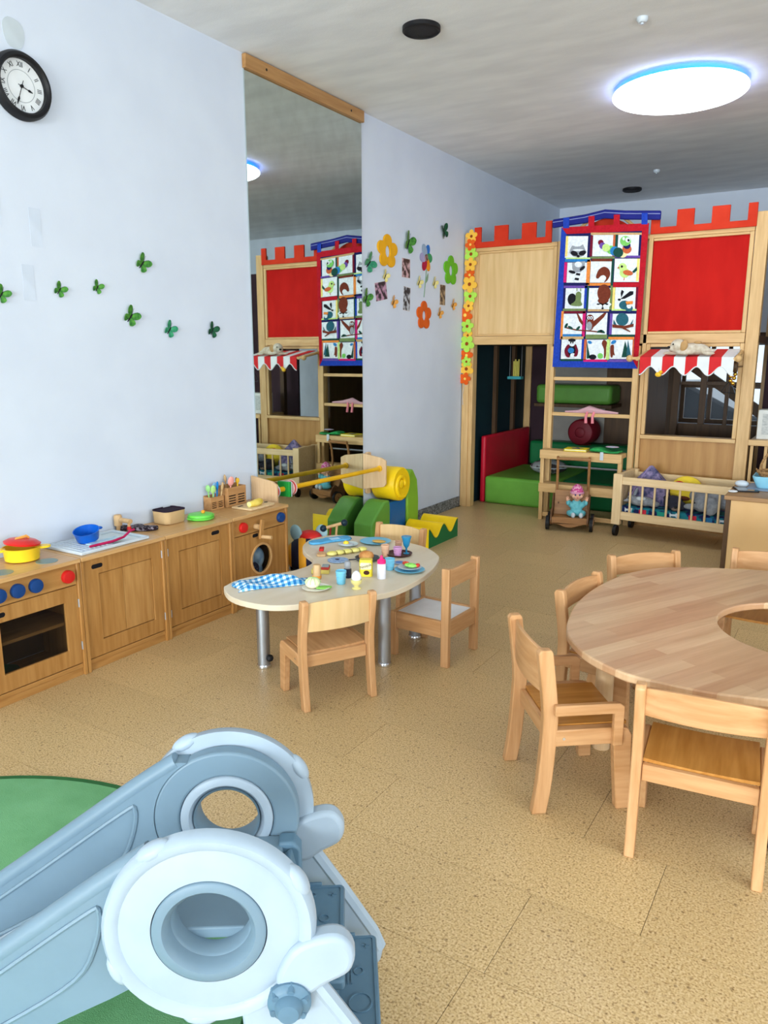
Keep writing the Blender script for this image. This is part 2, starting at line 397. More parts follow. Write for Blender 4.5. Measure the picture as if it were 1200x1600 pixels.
def hand(a, L, wd, off):
    P = [(-wd * .4, -L * .3), (wd * .4, -L * .3), (wd * .4, L * .55), (wd * 1.6, L * .68), (wd * .3, L), (-wd * .3, L), (-wd * 1.6, L * .68), (-wd * .4, L * .55)]
    u = (0, math.cos(a - math.pi / 2), math.sin(a - math.pi / 2)); v = (0, math.cos(a), math.sin(a))
    return MB().prism(P, off, off + .0015, (XL, cy, cz), u, v, X)
hand(math.radians(90 - 107), .055, .0035, .016).build('hour_hand', M_black, t)
hand(math.radians(90 - 200), .085, .003, .0185).build('minute_hand', M_black, t)
R_([(.007, .014), (.007, .022), (0, .022)]).build('hub', M_black, t)

# ================================================================ WALL DECORATIONS
GW = [mat('butterfly_green%d' % i, c, .4, c2, 60) for i, (c, c2) in enumerate((((20, 92, 40), (90, 160, 60)), ((16, 110, 84), (70, 170, 120)), ((10, 52, 44), (30, 100, 60)), ((228, 214, 120), (240, 230, 160)), ((226, 150, 50), (240, 176, 90))))]
def butterfly(y, z, s, rot, mi, label, group):
    t = thing('wall_butterfly', label, 'butterfly', (XL, y, z), 0, group)
    a = math.radians(rot); ax = Vector((0, -math.sin(a), math.cos(a))); sd = Vector((0, math.cos(a), math.sin(a))); n = Vector(X)
    up = spline([(.03, .05), (.12, .62), (.5, .98), (.86, .86), (.82, .4), (.45, .06)], 4)
    lo = spline([(.03, -.02), (.46, .02), (.76, -.22), (.62, -.62), (.34, -.72), (.1, -.3)], 4)
    for sg in (-1, 1):
        u = (sd * sg * .95 + n * .3).normalized(); s_ = s * .82
        for P in (up, lo):
            MB().prism([(p[0] * s_, p[1] * s_) for p in P], 0, .0012, Vector((XL + .003, y, z)), u, ax, u.cross(ax)).build('wing', GW[mi], t)
    c = Vector((XL + .004, y, z))
    MB().tube([c - ax * s * .45, c - ax * s * .2, c + ax * s * .2, c + ax * s * .36], [s * .03, s * .06, s * .07, s * .03], 8).build('body', M_black, t)
    for sg in (-1, 1):
        MB().tube([c + ax * s * .34, c + ax * s * .55 + sd * sg * s * .14 + n * s * .1, c + ax * s * .72 + sd * sg * s * .24 + n * s * .16], s * .012, 5).build('antenna', M_black, t)
G1 = 'green butterflies on the left wall'; G2 = 'green butterflies beside the mirror'; G3 = 'tiny pale paper butterflies'
for y, z, s, r, m, l in ((2.923, 1.976, .062, -42, 0, 'topmost of the green butterflies left of the mirror'),
    (2.406, 1.805, .046, -35, 0, 'leftmost whole green butterfly on the wall below the clock'),
    (2.625, 1.833, .043, -30, 0, 'small green butterfly second from the left below the clock'),
    (2.822, 1.697, .066, -40, 0, 'large dark green butterfly under the topmost one left of the mirror'),
    (3.09, 1.638, .058, -38, 1, 'bright teal green butterfly, lowest of those left of the mirror'),
    (3.428, 1.643, .058, -30, 2, 'dark green butterfly nearest to the mirror on its left side'),
    (2.105, 1.765, .05, -35, 0, 'green butterfly cut off by the left edge of the photo')):
    butterfly(y, z, s, r, m, l, G1)
for y, z, s, r, m, l in ((5.165, 2.195, .095, -50, 1, 'dark teal butterfly right beside the mirror above its smaller twin'),
    (5.777, 2.413, .11, -25, 0, 'light green butterfly above the photo of a person in white'),
    (6.426, 2.59, .085, 20, 2, 'dark green butterfly highest on the wall near the red castle'),
    (5.125, 1.93, .085, -30, 0, 'green butterfly low beside the mirror edge')):
    butterfly(y, z, s, r, m, l, G2)
for y, z, m, l in ((5.408, 2.12, 3, 'tiny pale yellow butterfly under the yellow felt flower'), (5.97, 2.114, 3, 'tiny pale yellow butterfly left of the rainbow flower stem'),
    (6.254, 2.131, 3, 'tiny pale yellow butterfly right of the rainbow flower stem'), (5.539, 1.924, 4, 'tiny orange butterfly right of the tilted photo'),
    (6.362, 1.874, 4, 'tiny orange butterfly right of the orange felt flower'), (6.633, 1.962, 4, 'tiny orange butterfly nearest to the flower garland')):
    butterfly(y, z, .062, -35, m, l, G3)
def petals(R, n, ph=0, k=96, d=.36):
    return [((R * (1 - d + d * abs(math.cos(n * a / 2)) ** .75)) * math.cos(a + ph), (R * (1 - d + d * abs(math.cos(n * a / 2)) ** .75)) * math.sin(a + ph)) for a in [2 * math.pi * i / k for i in range(k)]]
for y, z, R, ry, c, l in ((5.437, 2.315, .132, .95, (232, 168, 24), 'yellow felt flower ring on the wall near the mirror'), (6.567, 2.268, .135, .85, (104, 184, 40), 'green felt flower ring on the wall near the garland'), (6.057, 1.844, .125, .85, (214, 92, 24), 'orange felt flower ring, lowest on the wall')):
    o = petals(R, 5, math.pi / 2); o = [(p[0] * ry * 1.25, p[1]) for p in o]
    b = MB().ring(o, [(p[0] * .22 / .8, p[1] * .34) for p in circ(R, 96, a0=math.pi / 2)], .001, .014, (XL, y, z), Y_, Z_)
    tag(b.build('felt_flower', mat('felt_%d' % c[0], c, .9, bump=.2, bscale=200), loc=(XL, y, z), bev=.003), l, 'flower', 'felt flower rings')
t = thing('rainbow_flower', 'paper flower with six petals of different colours and a photo centre', 'flower', (XL, 6.093, 2.322))
for i, c in enumerate(((34, 110, 196), (60, 150, 96), (238, 146, 24), (172, 20, 60), (164, 158, 196), (150, 172, 196))):
    a = math.radians(62 - i * 60); MB().prism([(.058 * math.cos(a) + (p[0] * math.cos(a) - p[1] * math.sin(a)), .066 * math.sin(a) + (p[0] * math.sin(a) + p[1] * math.cos(a)))  for p in circ(.058, 20, rz=.04)], .001 + i * .0008, .003 + i * .0008, (XL, 6.093, 2.335), Y_, Z_).build('petal', mat('petal%d' % i, c, .7), t)
photo = lambda i, a, b_: mat('photo%d' % i, a, .35, b_, 24, detail=2, lo=.44, hi=.6)
MB().prism(circ(.03, 20), .0065, .0075, (XL, 6.093, 2.335), Y_, Z_).build('photo_centre', photo(9, (50, 34, 40), (170, 130, 130)), t)
MB().tube([(XL + .004, 6.1, 2.24), (XL + .004, 6.09, 2.16), (XL + .004, 6.06, 2.0)], .004, 6).build('stem', mat('stem_green', (130, 160, 130), .7), t)
MB().prism(spline([(0, 0), (.02, .05), (.05, .09), (.045, .03)], 3), .002, .004, (XL, 6.085, 2.12), Y_, Z_).build('leaf', mat('stem_green', (130, 160, 130), .7), t)
for i, (y, z, a, b_, rr, c1, c2, l) in enumerate(((5.747, 2.216, .048, .078, 0, (58, 34, 38), (206, 170, 176), 'photo print with a pink tone under the light green butterfly'), (5.349, 2.003, .062, .072, 10, (40, 26, 42), (196, 150, 176), 'dark tilted photo print left of the orange flower'),
    (5.761, 1.968, .040, .098, -4, (24, 26, 44), (190, 196, 206), 'tall black and white photo print in the middle of the group'), (6.42, 2.042, .038, .092, 0, (70, 50, 48), (176, 150, 120), 'narrow brown photo print under the green felt flower'))):
    a *= 1.45; r = math.radians(rr); P = [(x * math.cos(r) - q * math.sin(r), x * math.sin(r) + q * math.cos(r)) for x, q in ((-a, -b_), (a, -b_), (a, b_), (-a, b_))]
    t = thing('photo_print', l, 'photo', (XL, y, z), 0, 'photo prints on the wall')
    MB().prism(P, .0008, .0018, (XL, y, z), Y_, Z_).build('paper', mat('photo_paper', (214, 208, 206), .5), t, smooth=0)
    MB().prism([(p[0] * .95, p[1] * .96) for p in P], .0018, .0022, (XL, y, z), Y_, Z_).build('picture', photo(i, c1, c2), t, smooth=0)

# ================================================================ PLAY CASTLE
YF = 6.88
castle = thing('play_castle', 'wooden play castle with red battlements, upper deck and open lower rooms', 'play house', (-2.0, YF, 0))
def part(name, m, *boxes, bev=.003, parent=None):
    b = MB()
    for q in boxes: b.box(*q)
    return b.build(name, m, parent or castle, bev=bev)
# posts
part('post', M_house, (-3.305, -3.235, 6.85, 6.92, 0, 2.62))
part('post', M_house, (-3.235, -3.195, 6.86, 6.95, 0, 2.50))
part('post', M_house, (-2.455, -2.40, 6.86, 6.96, .0, 1.60))
part('post', M_house, (-1.602, -1.568, 6.86, 6.96, 0, 2.50))
part('post', M_house, (-.795, -.70, 6.86, 6.96, 0, 2.60))
part('post', M_house, (-3.30, -3.2, 8.45, 8.52, 0, 1.6)); part('post', M_house, (-.8, -.7, 8.45, 8.52, 0, 2.5))
# rails and frames
for x0, x1 in ((-3.195, -2.40), (-1.60, -.80)):
    part('rail', M_housex, (x0, x1, 6.86, 6.91, 1.600, 1.678))
    part('rail', M_housex, (x0, x1, 6.865, 6.905, 2.458, 2.495))
    part('frame_strip', M_house, (x0, x0 + .032, 6.868, 6.9, 1.68, 2.457)); part('frame_strip', M_house, (x1 - .032, x1, 6.868, 6.9, 1.68, 2.457))
    part('frame_strip', M_housex, (x0 + .033, x1 - .033, 6.868, 6.9, 1.68, 1.70)); part('frame_strip', M_housex, (x0 + .033, x1 - .033, 6.868, 6.9, 2.437, 2.457))
part('panel', M_birch, (-3.165, -2.43, 6.885, 6.9, 1.70, 2.437), bev=0)
tag(part('panel', M_red, (-1.568, -.832, 6.885, 6.9, 1.70, 2.437), bev=0), 'red painted panel')
part('rail', M_housex, (-2.40, -1.602, 6.87, 6.91, 1.600, 1.678))
part('panel', M_birch, (-2.40, -1.602, 6.885, 6.9, 1.68, 2.50), bev=0)
def battlement(x0, x1, xs, z0, low, high, first):
    P = [(x0, z0), (x1, z0)]
    up = list(reversed(xs)); P2 = []
    for a, b_ in up: P2 += [(b_, high), (a, high), (a, low), ] if (a, b_) != xs[0] else [(b_, high), (a, high)]
    # build explicit outline
    out = [(x0, z0), (x1, z0)]
    for i in range(len(xs) - 1, -1, -1):
        a, b_ = xs[i]
        if b_ < x1 - 1e-6: out.append((b_, low))
        out += [(b_, high if i or not first else high), (a, high)]
        if a > x0 + 1e-6: out.append((a, low))
    return MB().prism(out, 0, -.022, (0, 6.868, 0), X, Z_, (0, 1, 0)).build('battlement', M_red, castle, bev=.003)
M_red = mat('battlement_red', (200, 48, 24), .6, (214, 60, 34), 5, spec=.12)
battlement(-3.207, -2.452, [(-3.207, -3.138), (-3.005, -2.868), (-2.735, -2.597), (-2.51, -2.452)], 2.49, 2.541, 2.675, 1)
battlement(-1.594, -.79, [(-1.594, -1.522), (-1.39, -1.256), (-1.123, -.988), (-.858, -.79)], 2.49, 2.541, 2.668, 1)
MB().prism(spline([(-2.28, 2.5), (-2.12, 2.62), (-1.98, 2.66), (-1.84, 2.62), (-1.68, 2.5)], 4, False), 0, .02, (0, 6.9, 0), X, Z_, (0, 1, 0)).build('arch_board', M_red, castle, bev=.003)
MB().tube([(-2.36, 6.87, 2.46), (-2.14, 6.87, 2.64)], .014, 8).build('brace', M_housex, castle); MB().tube([(-1.60, 6.87, 2.46), (-1.82, 6.87, 2.64)], .014, 8).build('brace', M_housex, castle)
# deck, back and dividing walls
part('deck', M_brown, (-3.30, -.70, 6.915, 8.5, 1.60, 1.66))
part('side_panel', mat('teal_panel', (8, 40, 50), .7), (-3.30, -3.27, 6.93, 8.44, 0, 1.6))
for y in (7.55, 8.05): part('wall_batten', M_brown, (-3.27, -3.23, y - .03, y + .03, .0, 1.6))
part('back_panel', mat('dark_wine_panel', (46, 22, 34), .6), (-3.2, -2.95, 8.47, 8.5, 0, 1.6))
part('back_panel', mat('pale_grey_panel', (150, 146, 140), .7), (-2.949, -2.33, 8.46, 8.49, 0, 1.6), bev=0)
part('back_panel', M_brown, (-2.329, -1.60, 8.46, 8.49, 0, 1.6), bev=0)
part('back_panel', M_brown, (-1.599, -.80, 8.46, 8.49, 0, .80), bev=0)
part('divider', M_brown, (-1.60, -1.57, 7.0, 7.9, 0, 1.6), bev=0)
part('divider_post', M_brown, (-1.62, -1.55, 8.36, 8.45, 0, 1.6))
part('window_bar', M_brown, (-1.36, -1.30, 8.44, 8.49, .8, 1.6)); part('window_bar', M_brown, (-1.12, -1.085, 8.44, 8.49, .8, 1.6)); part('window_bar', M_brown, (-1.55, -.8, 8.45, 8.49, 1.2, 1.235))
# right room: sill, lower board
part('sill', M_housex, (-1.568, -.797, 6.84, 6.96, .785, .818)); part('lower_board', M_gold, (-1.567, -.797, 6.885, 6.905, .0, .784), bev=0)
part('frame_strip', M_house, (-1.567, -1.535, 6.866, 6.90, .82, 1.598)); part('frame_strip', M_house, (-.83, -.797, 6.866, 6.90, .82, 1.598))
part('frame_strip', M_housex, (-1.534, -.831, 6.866, 6.90, 1.57, 1.598))
# loft rail and balusters at the far right, with the dark bay behind
part('hand_rail', M_housex, (-.70, .35, 6.84, 6.91, .776, .822))
for i, x in enumerate((-.67, -.565, -.46, -.355, -.25, -.145, -.04)): part('baluster', M_house, (x - .012, x + .012, 6.86, 6.89, .0, .775))
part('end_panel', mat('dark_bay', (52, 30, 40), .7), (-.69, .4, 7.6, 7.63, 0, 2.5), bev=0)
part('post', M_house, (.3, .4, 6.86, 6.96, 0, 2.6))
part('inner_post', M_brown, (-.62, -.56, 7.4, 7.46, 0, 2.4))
t = thing('white_carton', 'white box standing on the ledge behind the rail at the right edge', 'box', (-.5, 7.02, .82))
part('shelf_board', M_housex, (-.69, .3, 6.92, 7.3, .79, .82))
MB().box(-.655, -.35, 6.96, 7.14, .821, 1.06).build('carton', mat('carton', (216, 218, 214), .7), t, bev=.004)
MB().box(-.62, -.54, 6.957, 6.9595, .86, 1.03).build('printed_panel', mat('print_grey', (170, 176, 176), .7, (214, 216, 214), 40, (1, 1, 6)), t)
# ---------- outdoor things beyond the back window
struct(MB().box(-8, 6, YB + .2, 22, -.4, -.3).build('ground_outside', mat('asphalt', (70, 74, 78), .9), smooth=0))
t = thing('parked_car', 'dark parked car seen through the window behind the castle', 'car', (-2.6, 12.4, -.3))
prof = [(-2.1, .25), (-2.05, .75), (-1.5, .95), (-.8, 1.38), (.5, 1.42), (1.3, 1.0), (2.0, .85), (2.1, .3)]
MB().prism(prof, 0, 1.6, (-2.6, 11.7, -.3), X, Z_, (0, 1, 0)).build('car_body', mat('car_paint', (30, 34, 42), .25), t, bev=.05)
for x in (-1.3, 1.3): MB().cyl((-2.6 + x, 11.66, .02), (-2.6 + x, 11.85, .02), .32).build('wheel', M_black, t)
MB().prism([(-1.25, 1.0), (-.75, 1.3), (.1, 1.33), (.1, 1.0)], 0, -.01, (-2.6, 11.7, -.3), X, Z_, (0, 1, 0)).build('side_window', mat('car_glass', (120, 136, 148), .1), t)
MB().box(-4.6, -.6, 11.68, 11.70, .42, .45).build('trim', M_chrome, t)
tag(MB().prism([(-.2, 0), (0, 0), (1.1, -.75), (.9, -.75)], 0, .06, (-1.55, 9.05, 1.45), X, Z_, (0, 1, 0)).build('slanted_plank', M_brown, loc=(-1.2, 9.05, .7)), 'slanted brown plank in front of the window behind the castle', 'plank')

# ---------- ladder shelf between the rooms
ls = thing('ladder_shelf', 'open wooden ladder shelf with two rungs and two deep steps', 'shelf', (-2.0, 6.8, 0))
for x0, x1 in ((-2.395, -2.36), (-1.655, -1.605)):
    part('upright', M_house, (x0, x1, 6.80, 6.855, 0, 1.58), parent=ls)
for z in (1.292, .972): part('rung', M_housex, (-2.36, -1.655, 6.81, 6.85, z - .016, z + .016), parent=ls)
part('step', M_housex, (-2.40, -1.66, 6.656, 6.799, .615, .655), parent=ls); part('step', M_housex, (-2.40, -1.66, 6.656, 6.799, .305, .345), parent=ls)
part('front_rail', M_housex, (-2.40, -1.66, 6.636, 6.655, .575, .655), parent=ls); part('front_rail', M_housex, (-2.40, -1.66, 6.636, 6.655, .265, .345), parent=ls)
for x0 in (-2.40, -1.696):
    part('step_post', M_house, (x0, x0 + .035, 6.66, 6.70, 0, .614), parent=ls)
part('foot_rail', M_housex, (-2.364, -1.697, 6.67, 6.69, .03, .07), parent=ls)
MB().tube([(-2.30, 6.9, .48), (-1.66, 6.9, .48)], .011, 8).build('metal_bar', M_steel, ls)
# books and toy on the ladder shelf
def book(x, y, z, rot, c, c2, l):
    t = thing('picture_book', l, 'book', (x, y, z), rot, 'picture books on the shelf step')
    MB().box(-.10, .10, -.085, .085, 0, .008).build('cover', mat('book_%d' % c[0], c, .6), t, local=True, bev=.002)
    MB().box(-.092, .096, -.08, .08, .008, .016).build('pages', mat('book_pages', (230, 228, 216), .8), t, local=True)
    MB().box(-.10, .10, -.085, .085, .016, .021).build('cover', mat('book_%d' % c[0], c, .6), t, local=True, bev=.002)
    return t
t = book(-2.085, 6.725, .656, .1, (240, 216, 40), None, 'yellow picture book with a blue star on the ladder shelf')
st = [(.06 * (1 if i % 2 == 0 else .5) * math.cos(math.pi / 2 + i * math.pi / 5), .055 * (1 if i % 2 == 0 else .5) * math.sin(math.pi / 2 + i * math.pi / 5)) for i in range(10)]
MB().prism(st, .021, .0225).build('star', mat('star_blue', (14, 58, 120), .6), t, local=True)
t = thing('cloth_book', 'green cloth book with pink flower lying open on the ladder shelf', 'book', (-1.82, 6.725, .656), -.06)
MB().loft([[(x, -.09, .001), (x, .09, .001), (x, .09, .03 + .02 * math.sin(i * 1.1)), (x, -.09, .03 + .02 * math.sin(i * 1.1))] for i, x in enumerate([-.14, -.1, -.05, 0, .05, .1, .14])]).build('pages', mat('cloth_green', (24, 140, 70), .8, (60, 170, 90), 30), t, local=True, sub=1)
MB().sph((.05, .01, .052), (.06, .05, .008), 14, 6).build('patch', mat('cloth_sky', (170, 210, 226), .8, (230, 160, 196), 40), t, local=True)
MB().box(-.02, .01, -.098, -.093, -.06, .012).build('care_tag', M_white, t, local=True)
t = thing('soft_toy', 'limp pink and grey cloth toy hanging over the ladder rung', 'soft toy', (-1.98, 6.83, .99))
MB().tube([(-2.24, 6.82, .995), (-2.12, 6.82, 1.0), (-2.02, 6.83, 1.02), (-1.9, 6.82, 1.005), (-1.76, 6.82, .998)], [.008, .014, .035, .018, .008], 8).build('body', mat('pink_plush', (206, 160, 168), .9, bump=.4, bscale=120), t)
for x in (-2.03, -1.97): MB().tube([(x, 6.815, 1.01), (x - .01, 6.795, .96), (x - .005, 6.79, .90)], [.012, .012, .014], 8).build('leg', mat('pink_leg', (222, 130, 140), .9), t)
# interior soft furnishing
M_seat = mat('seat_green', (104, 166, 60), .5, bump=.06, bscale=8)
tag(MB().box(-3.165, -2.41, 7.135, 8.2, .0, .28).build('floor_mattress', M_seat, loc=(-2.85, 7.6, 0), bev=.03, seg=3), 'thick light green floor mattress inside the castle doorway', 'mattress')
tag(MB().box(-3.225, -3.17, 7.15, 8.4, .0, .69).build('wall_cushion', M_vred, loc=(-3.2, 7.6, 0), bev=.02, seg=3), 'red upright cushion along the left wall of the castle', 'cushion')
tag(MB().box(-3.10, -1.65, 8.22, 8.42, .281, .55).build('back_bolster', M_dgren, loc=(-2.3, 8.3, .28), bev=.03, seg=3), 'dark green bolster along the back of the castle room', 'cushion')
tag(MB().box(-2.40, -1.7, 7.3, 8.2, .0, .278).build('floor_mattress', M_dgren, loc=(-2.0, 7.8, 0), bev=.03, seg=3), 'dark green floor mattress behind the ladder shelf', 'mattress')
part('bench_board', M_brown, (-3.0, -2.15, 8.05, 8.45, .95, .985))
tag(MB().box(-2.99, -2.16, 8.06, 8.44, .987, 1.19).build('bunk_mattress', M_gren, loc=(-2.6, 8.2, .987), bev=.04, seg=3), 'green mattress on the raised bench at the back of the castle', 'mattress')
t = thing('roll_cushion', 'dark red round roll cushion lying behind the ladder rungs', 'cushion', (-2.45, 8.12, .551))
MB().lathe([(0, .0), (.05, .0), (.055, -.012), (.07, -.012), (.125, .0), (.14, .02), (.14, .28), (.12, .3), (0, .3)], (-2.45, 7.99, .692), 32, Y_).build('roll', mat('wine_red', (120, 14, 34), .5), t)
MB().lathe([(.045, -.012), (.03, -.016), (0, -.017)], (-2.45, 7.99, .692), 20, Y_).build('button', mat('wine_red', (120, 14, 34), .5), t)
MB().cyl((-2.45, 8.12, .5515), (-2.45, 8.12, .56), .08).build('base', mat('wine_red', (120, 14, 34), .5), t)
t = thing('printed_pillow', 'pale grey printed pillow on the green mattress in the castle', 'pillow', (-2.65, 7.62, .281), .3)
MB().sph((0, 0, .075), (.19, .15, .075), 20, 10).build('cushion', mat('pillow_print', (150, 156, 158), .8, (60, 54, 54), 9, lo=.55, hi=.6), t, local=True)
MB().tube([(.19 * math.cos(a), .15 * math.sin(a), .075) for a in [i * math.pi / 12 for i in range(25)]], .005, 6).build('piping', M_white, t, local=True)
t = thing('hanging_tray', 'small hanging holder with yellow sticks inside the castle doorway', 'holder', (-3.04, 7.6, 1.55))
for x in (-3.115, -2.985): MB().tube([(x, 7.6, 1.598), (x, 7.6, 1.27)], .004, 6).build('cord', M_steel, t)
MB().box(-3.125, -2.975, 7.56, 7.64, 1.255, 1.285).build('tray', mat('teal_tray', (60, 160, 170), .5), t, bev=.004)
for i in range(4): MB().cyl((-3.07 + i * .018, 7.6, 1.285), (-3.07 + i * .018, 7.6, 1.44 + .02 * (i % 2)), .008, n=8).build('stick', mat('stick_yellow', (200, 190, 90), .6), t)

# ---------- flower garland on the left castle post
t = thing('flower_garland', 'garland of felt flowers in orange, yellow and green hanging down the castle post', 'garland', (-3.26, 6.84, 2.6))
FC = {'y': (248, 190, 70), 'o': (226, 92, 24), 'g': (176, 224, 84)}
seq = [(-3.235, 2.60, .062, 'y', 'o'), (-3.24, 2.525, .055, 'o', 'y'), (-3.235, 2.44, .072, 'g', 'o'), (-3.235, 2.345, .066, 'y', 'o'), (-3.245, 2.25, .058, 'o', 'y'), (-3.24, 2.165, .08, 'y', 'o'),
       (-3.235, 2.055, .072, 'g', 'o'), (-3.245, 1.965, .056, 'y', 'o'), (-3.285, 1.88, .08, 'o', 'y'), (-3.255, 1.775, .068, 'g', 'o'), (-3.25, 1.69, .052, 'y', 'o'), (-3.255, 1.61, .082, 'g', 'o'), (-3.26, 1.50, .07, 'o', 'y'), (-3.255, 1.44, .052, 'g', 'o'), (-3.258, 1.37, .078, 'y', 'o'), (-3.268, 1.275, .062, 'o', 'y')]
for i, (x, z, R, c, k) in enumerate(seq):
    yy = 6.846 - .008 * (i % 2)
    f = MB().prism(petals(R, 5, math.pi / 2 + i * .4, 60, .42), 0, -.005, (x, yy, z), X, Z_, (0, 1, 0)).build('flower', mat('garland_' + c, FC[c], .9), t)
    MB().sph((x, yy - .006, z), (R * .22, .004, R * .22), 12, 6).build('flower_centre', mat('garland_c' + k, (150, 66, 20) if k == 'o' else (250, 206, 96), .9), f)
MB().tube([(-3.262, 6.8455, 2.68), (-3.262, 6.8455, 1.2)], .0018, 5).build('string', M_white, t)
MB().tube([(-3.28, 6.845, 1.22), (-3.295, 6.842, 1.12), (-3.29, 6.845, 1.02)], .0025, 5).build('loose_end', M_white, t)

# ---------- patchwork quilt
def q(px, py):
    a, b = px / 1000, py / 1000; v = (1, a, b, a * b, a * a, b * b)
    cx_ = (-2.4544, .9906, .0417, .0185, -.0671, .0013); cz_ = (2.7454, -.0886, -.9041, .0645, .0023, -.0215)
    return sum(i * j for i, j in zip(cx_, v)), sum(i * j for i, j in zip(cz_, v))
quilt = thing('patchwork_quilt', 'hanging patchwork quilt of forest animals with blue and red border', 'quilt', (-1.98, 6.80, 1.4))
QC = dict(blue=(28, 62, 170), red=(176, 16, 34), navy=(22, 26, 84), white=(224, 230, 236), grey=(150, 156, 164), dgrey=(84, 88, 94), black=(20, 20, 28), brown=(112, 48, 30), tan=(196, 160, 110), cream=(240, 226, 170),
          green=(120, 196, 96), teal=(36, 92, 108), dgreen=(20, 70, 60), purple=(104, 74, 160), orange=(228, 136, 60), yellow=(240, 214, 120), pink=(206, 30, 110), sky=(40, 120, 184), lgreen=(190, 220, 130), olive=(110, 130, 80), wine=(110, 14, 40), lav=(150, 156, 190), rust=(196, 96, 56))
QM = {k: mat('quilt_' + k, c, .9, tuple(min(255, v * 1.08 + 4) for v in c), 60, bump=.25, bscale=150) for k, c in QC.items()}
def qpoly(P, c, layer, name='applique'):
    y0 = 6.80 - layer * .0025; L = [q(*p) for p in P]
    return MB().loft([[(x, y0, z) for x, z in L], [(x, y0 - .0035, z) for x, z in L]]).build(name, QM[c], quilt, smooth=30)
def qell(cx_, cy_, rx, ry, c, layer=3, rot=0, name='applique'):
    r = math.radians(rot)
    return qpoly([(cx_ + rx * math.cos(a) * math.cos(r) - ry * math.sin(a) * math.sin(r), cy_ + rx * math.cos(a) * math.sin(r) + ry * math.sin(a) * math.cos(r)) for a in [2 * math.pi * i / 24 for i in range(24)]], c, layer, name)
def qrect(x0, y0, x1, y1, c, layer=2.5, name='strip', tilt=0):
    return qpoly([(x0, y0 + tilt), (x1, y0), (x1 - (y1 - y0) * .055, y1), (x0 - (y1 - y0) * .055, y1 + tilt)], c, layer, name)
qpoly([(105, 150), (915, 110), (808, 1458), (20, 1442)], 'navy', 0, 'backing')
qpoly([(105, 150), (152, 215), (85, 1380), (20, 1442)], 'blue', 1, 'border'); qpoly([(20, 1442), (85, 1380), (770, 1390), (808, 1458)], 'blue', 1, 'border')
qpoly([(105, 150), (915, 110), (850, 182), (152, 212)], 'red', 1, 'border'); qpoly([(915, 110), (808, 1458), (770, 1390), (850, 182)], 'red', 1, 'border')
for x, c in ((150, 'blue'), (383, 'red'), (617, 'red'), (875, 'blue')):
    z0 = 150 - (x - 105) * .05; qpoly([(x - 28, 62 - (x - 150) * .06), (x + 28, 60 - (x - 150) * .06), (x + 26, z0 + 10), (x - 30, z0 + 12)], c, 2, 'hanging_tab')
for r in ((148, 232, 352, 432), (388, 222, 585, 418), (632, 212, 825, 412), (162, 476, 342, 662), (378, 466, 572, 662), (600, 440, 832, 656), (146, 714, 322, 902), (362, 712, 562, 908), (606, 706, 796, 906), (120, 950, 304, 1142), (342, 942, 532, 1142), (580, 950, 796, 1142), (108, 1188, 296, 1368), (342, 1190, 526, 1372), (558, 1190, 766, 1368)):
    qrect(*r, 'white', 2, 'patch')
for x0, y0, x1, y1, c in ((148, 232, 170, 420, 'yellow'), (376, 225, 400, 420, 'wine'), (586, 222, 606, 418, 'rust'), (606, 218, 630, 414, 'dgreen'), (378, 200, 848, 220, 'tan'), (146, 430, 372, 444, 'lgreen'), (140, 444, 372, 470, 'sky'), (376, 422, 600, 440, 'olive'), (600, 412, 834, 432, 'purple'),
    (134, 474, 160, 660, 'pink'), (344, 450, 376, 682, 'orange'), (388, 442, 580, 466, 'brown'), (572, 446, 592, 690, 'dgreen'), (806, 440, 830, 650, 'yellow'), (130, 664, 350, 690, 'navy'), (350, 666, 560, 690, 'orange'), (585, 660, 832, 704, 'red'),
    (128, 690, 344, 712, 'purple'), (322, 692, 344, 900, 'blue'), (346, 692, 362, 912, 'dgreen'), (560, 690, 580, 912, 'olive'), (582, 706, 604, 906, 'yellow'), (120, 902, 330, 924, 'olive'), (350, 908, 545, 928, 'tan'), (570, 906, 800, 922, 'lgreen'), (796, 706, 812, 900, 'wine'),
    (106, 926, 128, 1184, 'orange'), (130, 926, 330, 946, 'wine'), (304, 930, 332, 1160, 'pink'), (548, 926, 800, 948, 'navy'), (556, 948, 580, 1150, 'purple'), (118, 1138, 300, 1160, 'sky'), (330, 1142, 530, 1182, 'olive'), (540, 1142, 782, 1162, 'dgreen'), (100, 1160, 310, 1186, 'tan'), (540, 1164, 780, 1188, 'orange'),
    (296, 1182, 316, 1370, 'blue'), (318, 1186, 340, 1378, 'rust'), (526, 1184, 556, 1380, 'lgreen'), (766, 1184, 780, 1374, 'rust'), (96, 1368, 300, 1388, 'dgreen'), (310, 1372, 530, 1394, 'pink'), (535, 1372, 768, 1396, 'purple')):
    qrect(x0, y0, x1, y1, c)
# raccoon
qpoly([(190, 345), (205, 320), (240, 330), (275, 328), (305, 308), (318, 340), (338, 380), (310, 415), (262, 430), (215, 420), (178, 385)], 'grey', 3)
qell(225, 392, 34, 22, 'black', 4, 20); qell(300, 388, 34, 22, 'black', 4, -20); qell(262, 418, 14, 12, 'black', 5); qell(262, 362, 50, 9, 'white', 4)
qpoly([(205, 476), (325, 464), (318, 520), (285, 565), (225, 565), (205, 530)], 'grey', 3); qell(262, 494, 34, 26, 'white', 4)
qell(205, 564, 32, 14, 'black', 4, 15); qell(300, 530, 30, 14, 'black', 4, -40)
for i in range(4): qpoly([(246 - i * 6, 572 + i * 22), (282 - i * 6, 578 + i * 22), (276 - i * 6, 598 + i * 22), (238 - i * 6, 592 + i * 22)], 'black' if i % 2 == 0 else 'white', 4)
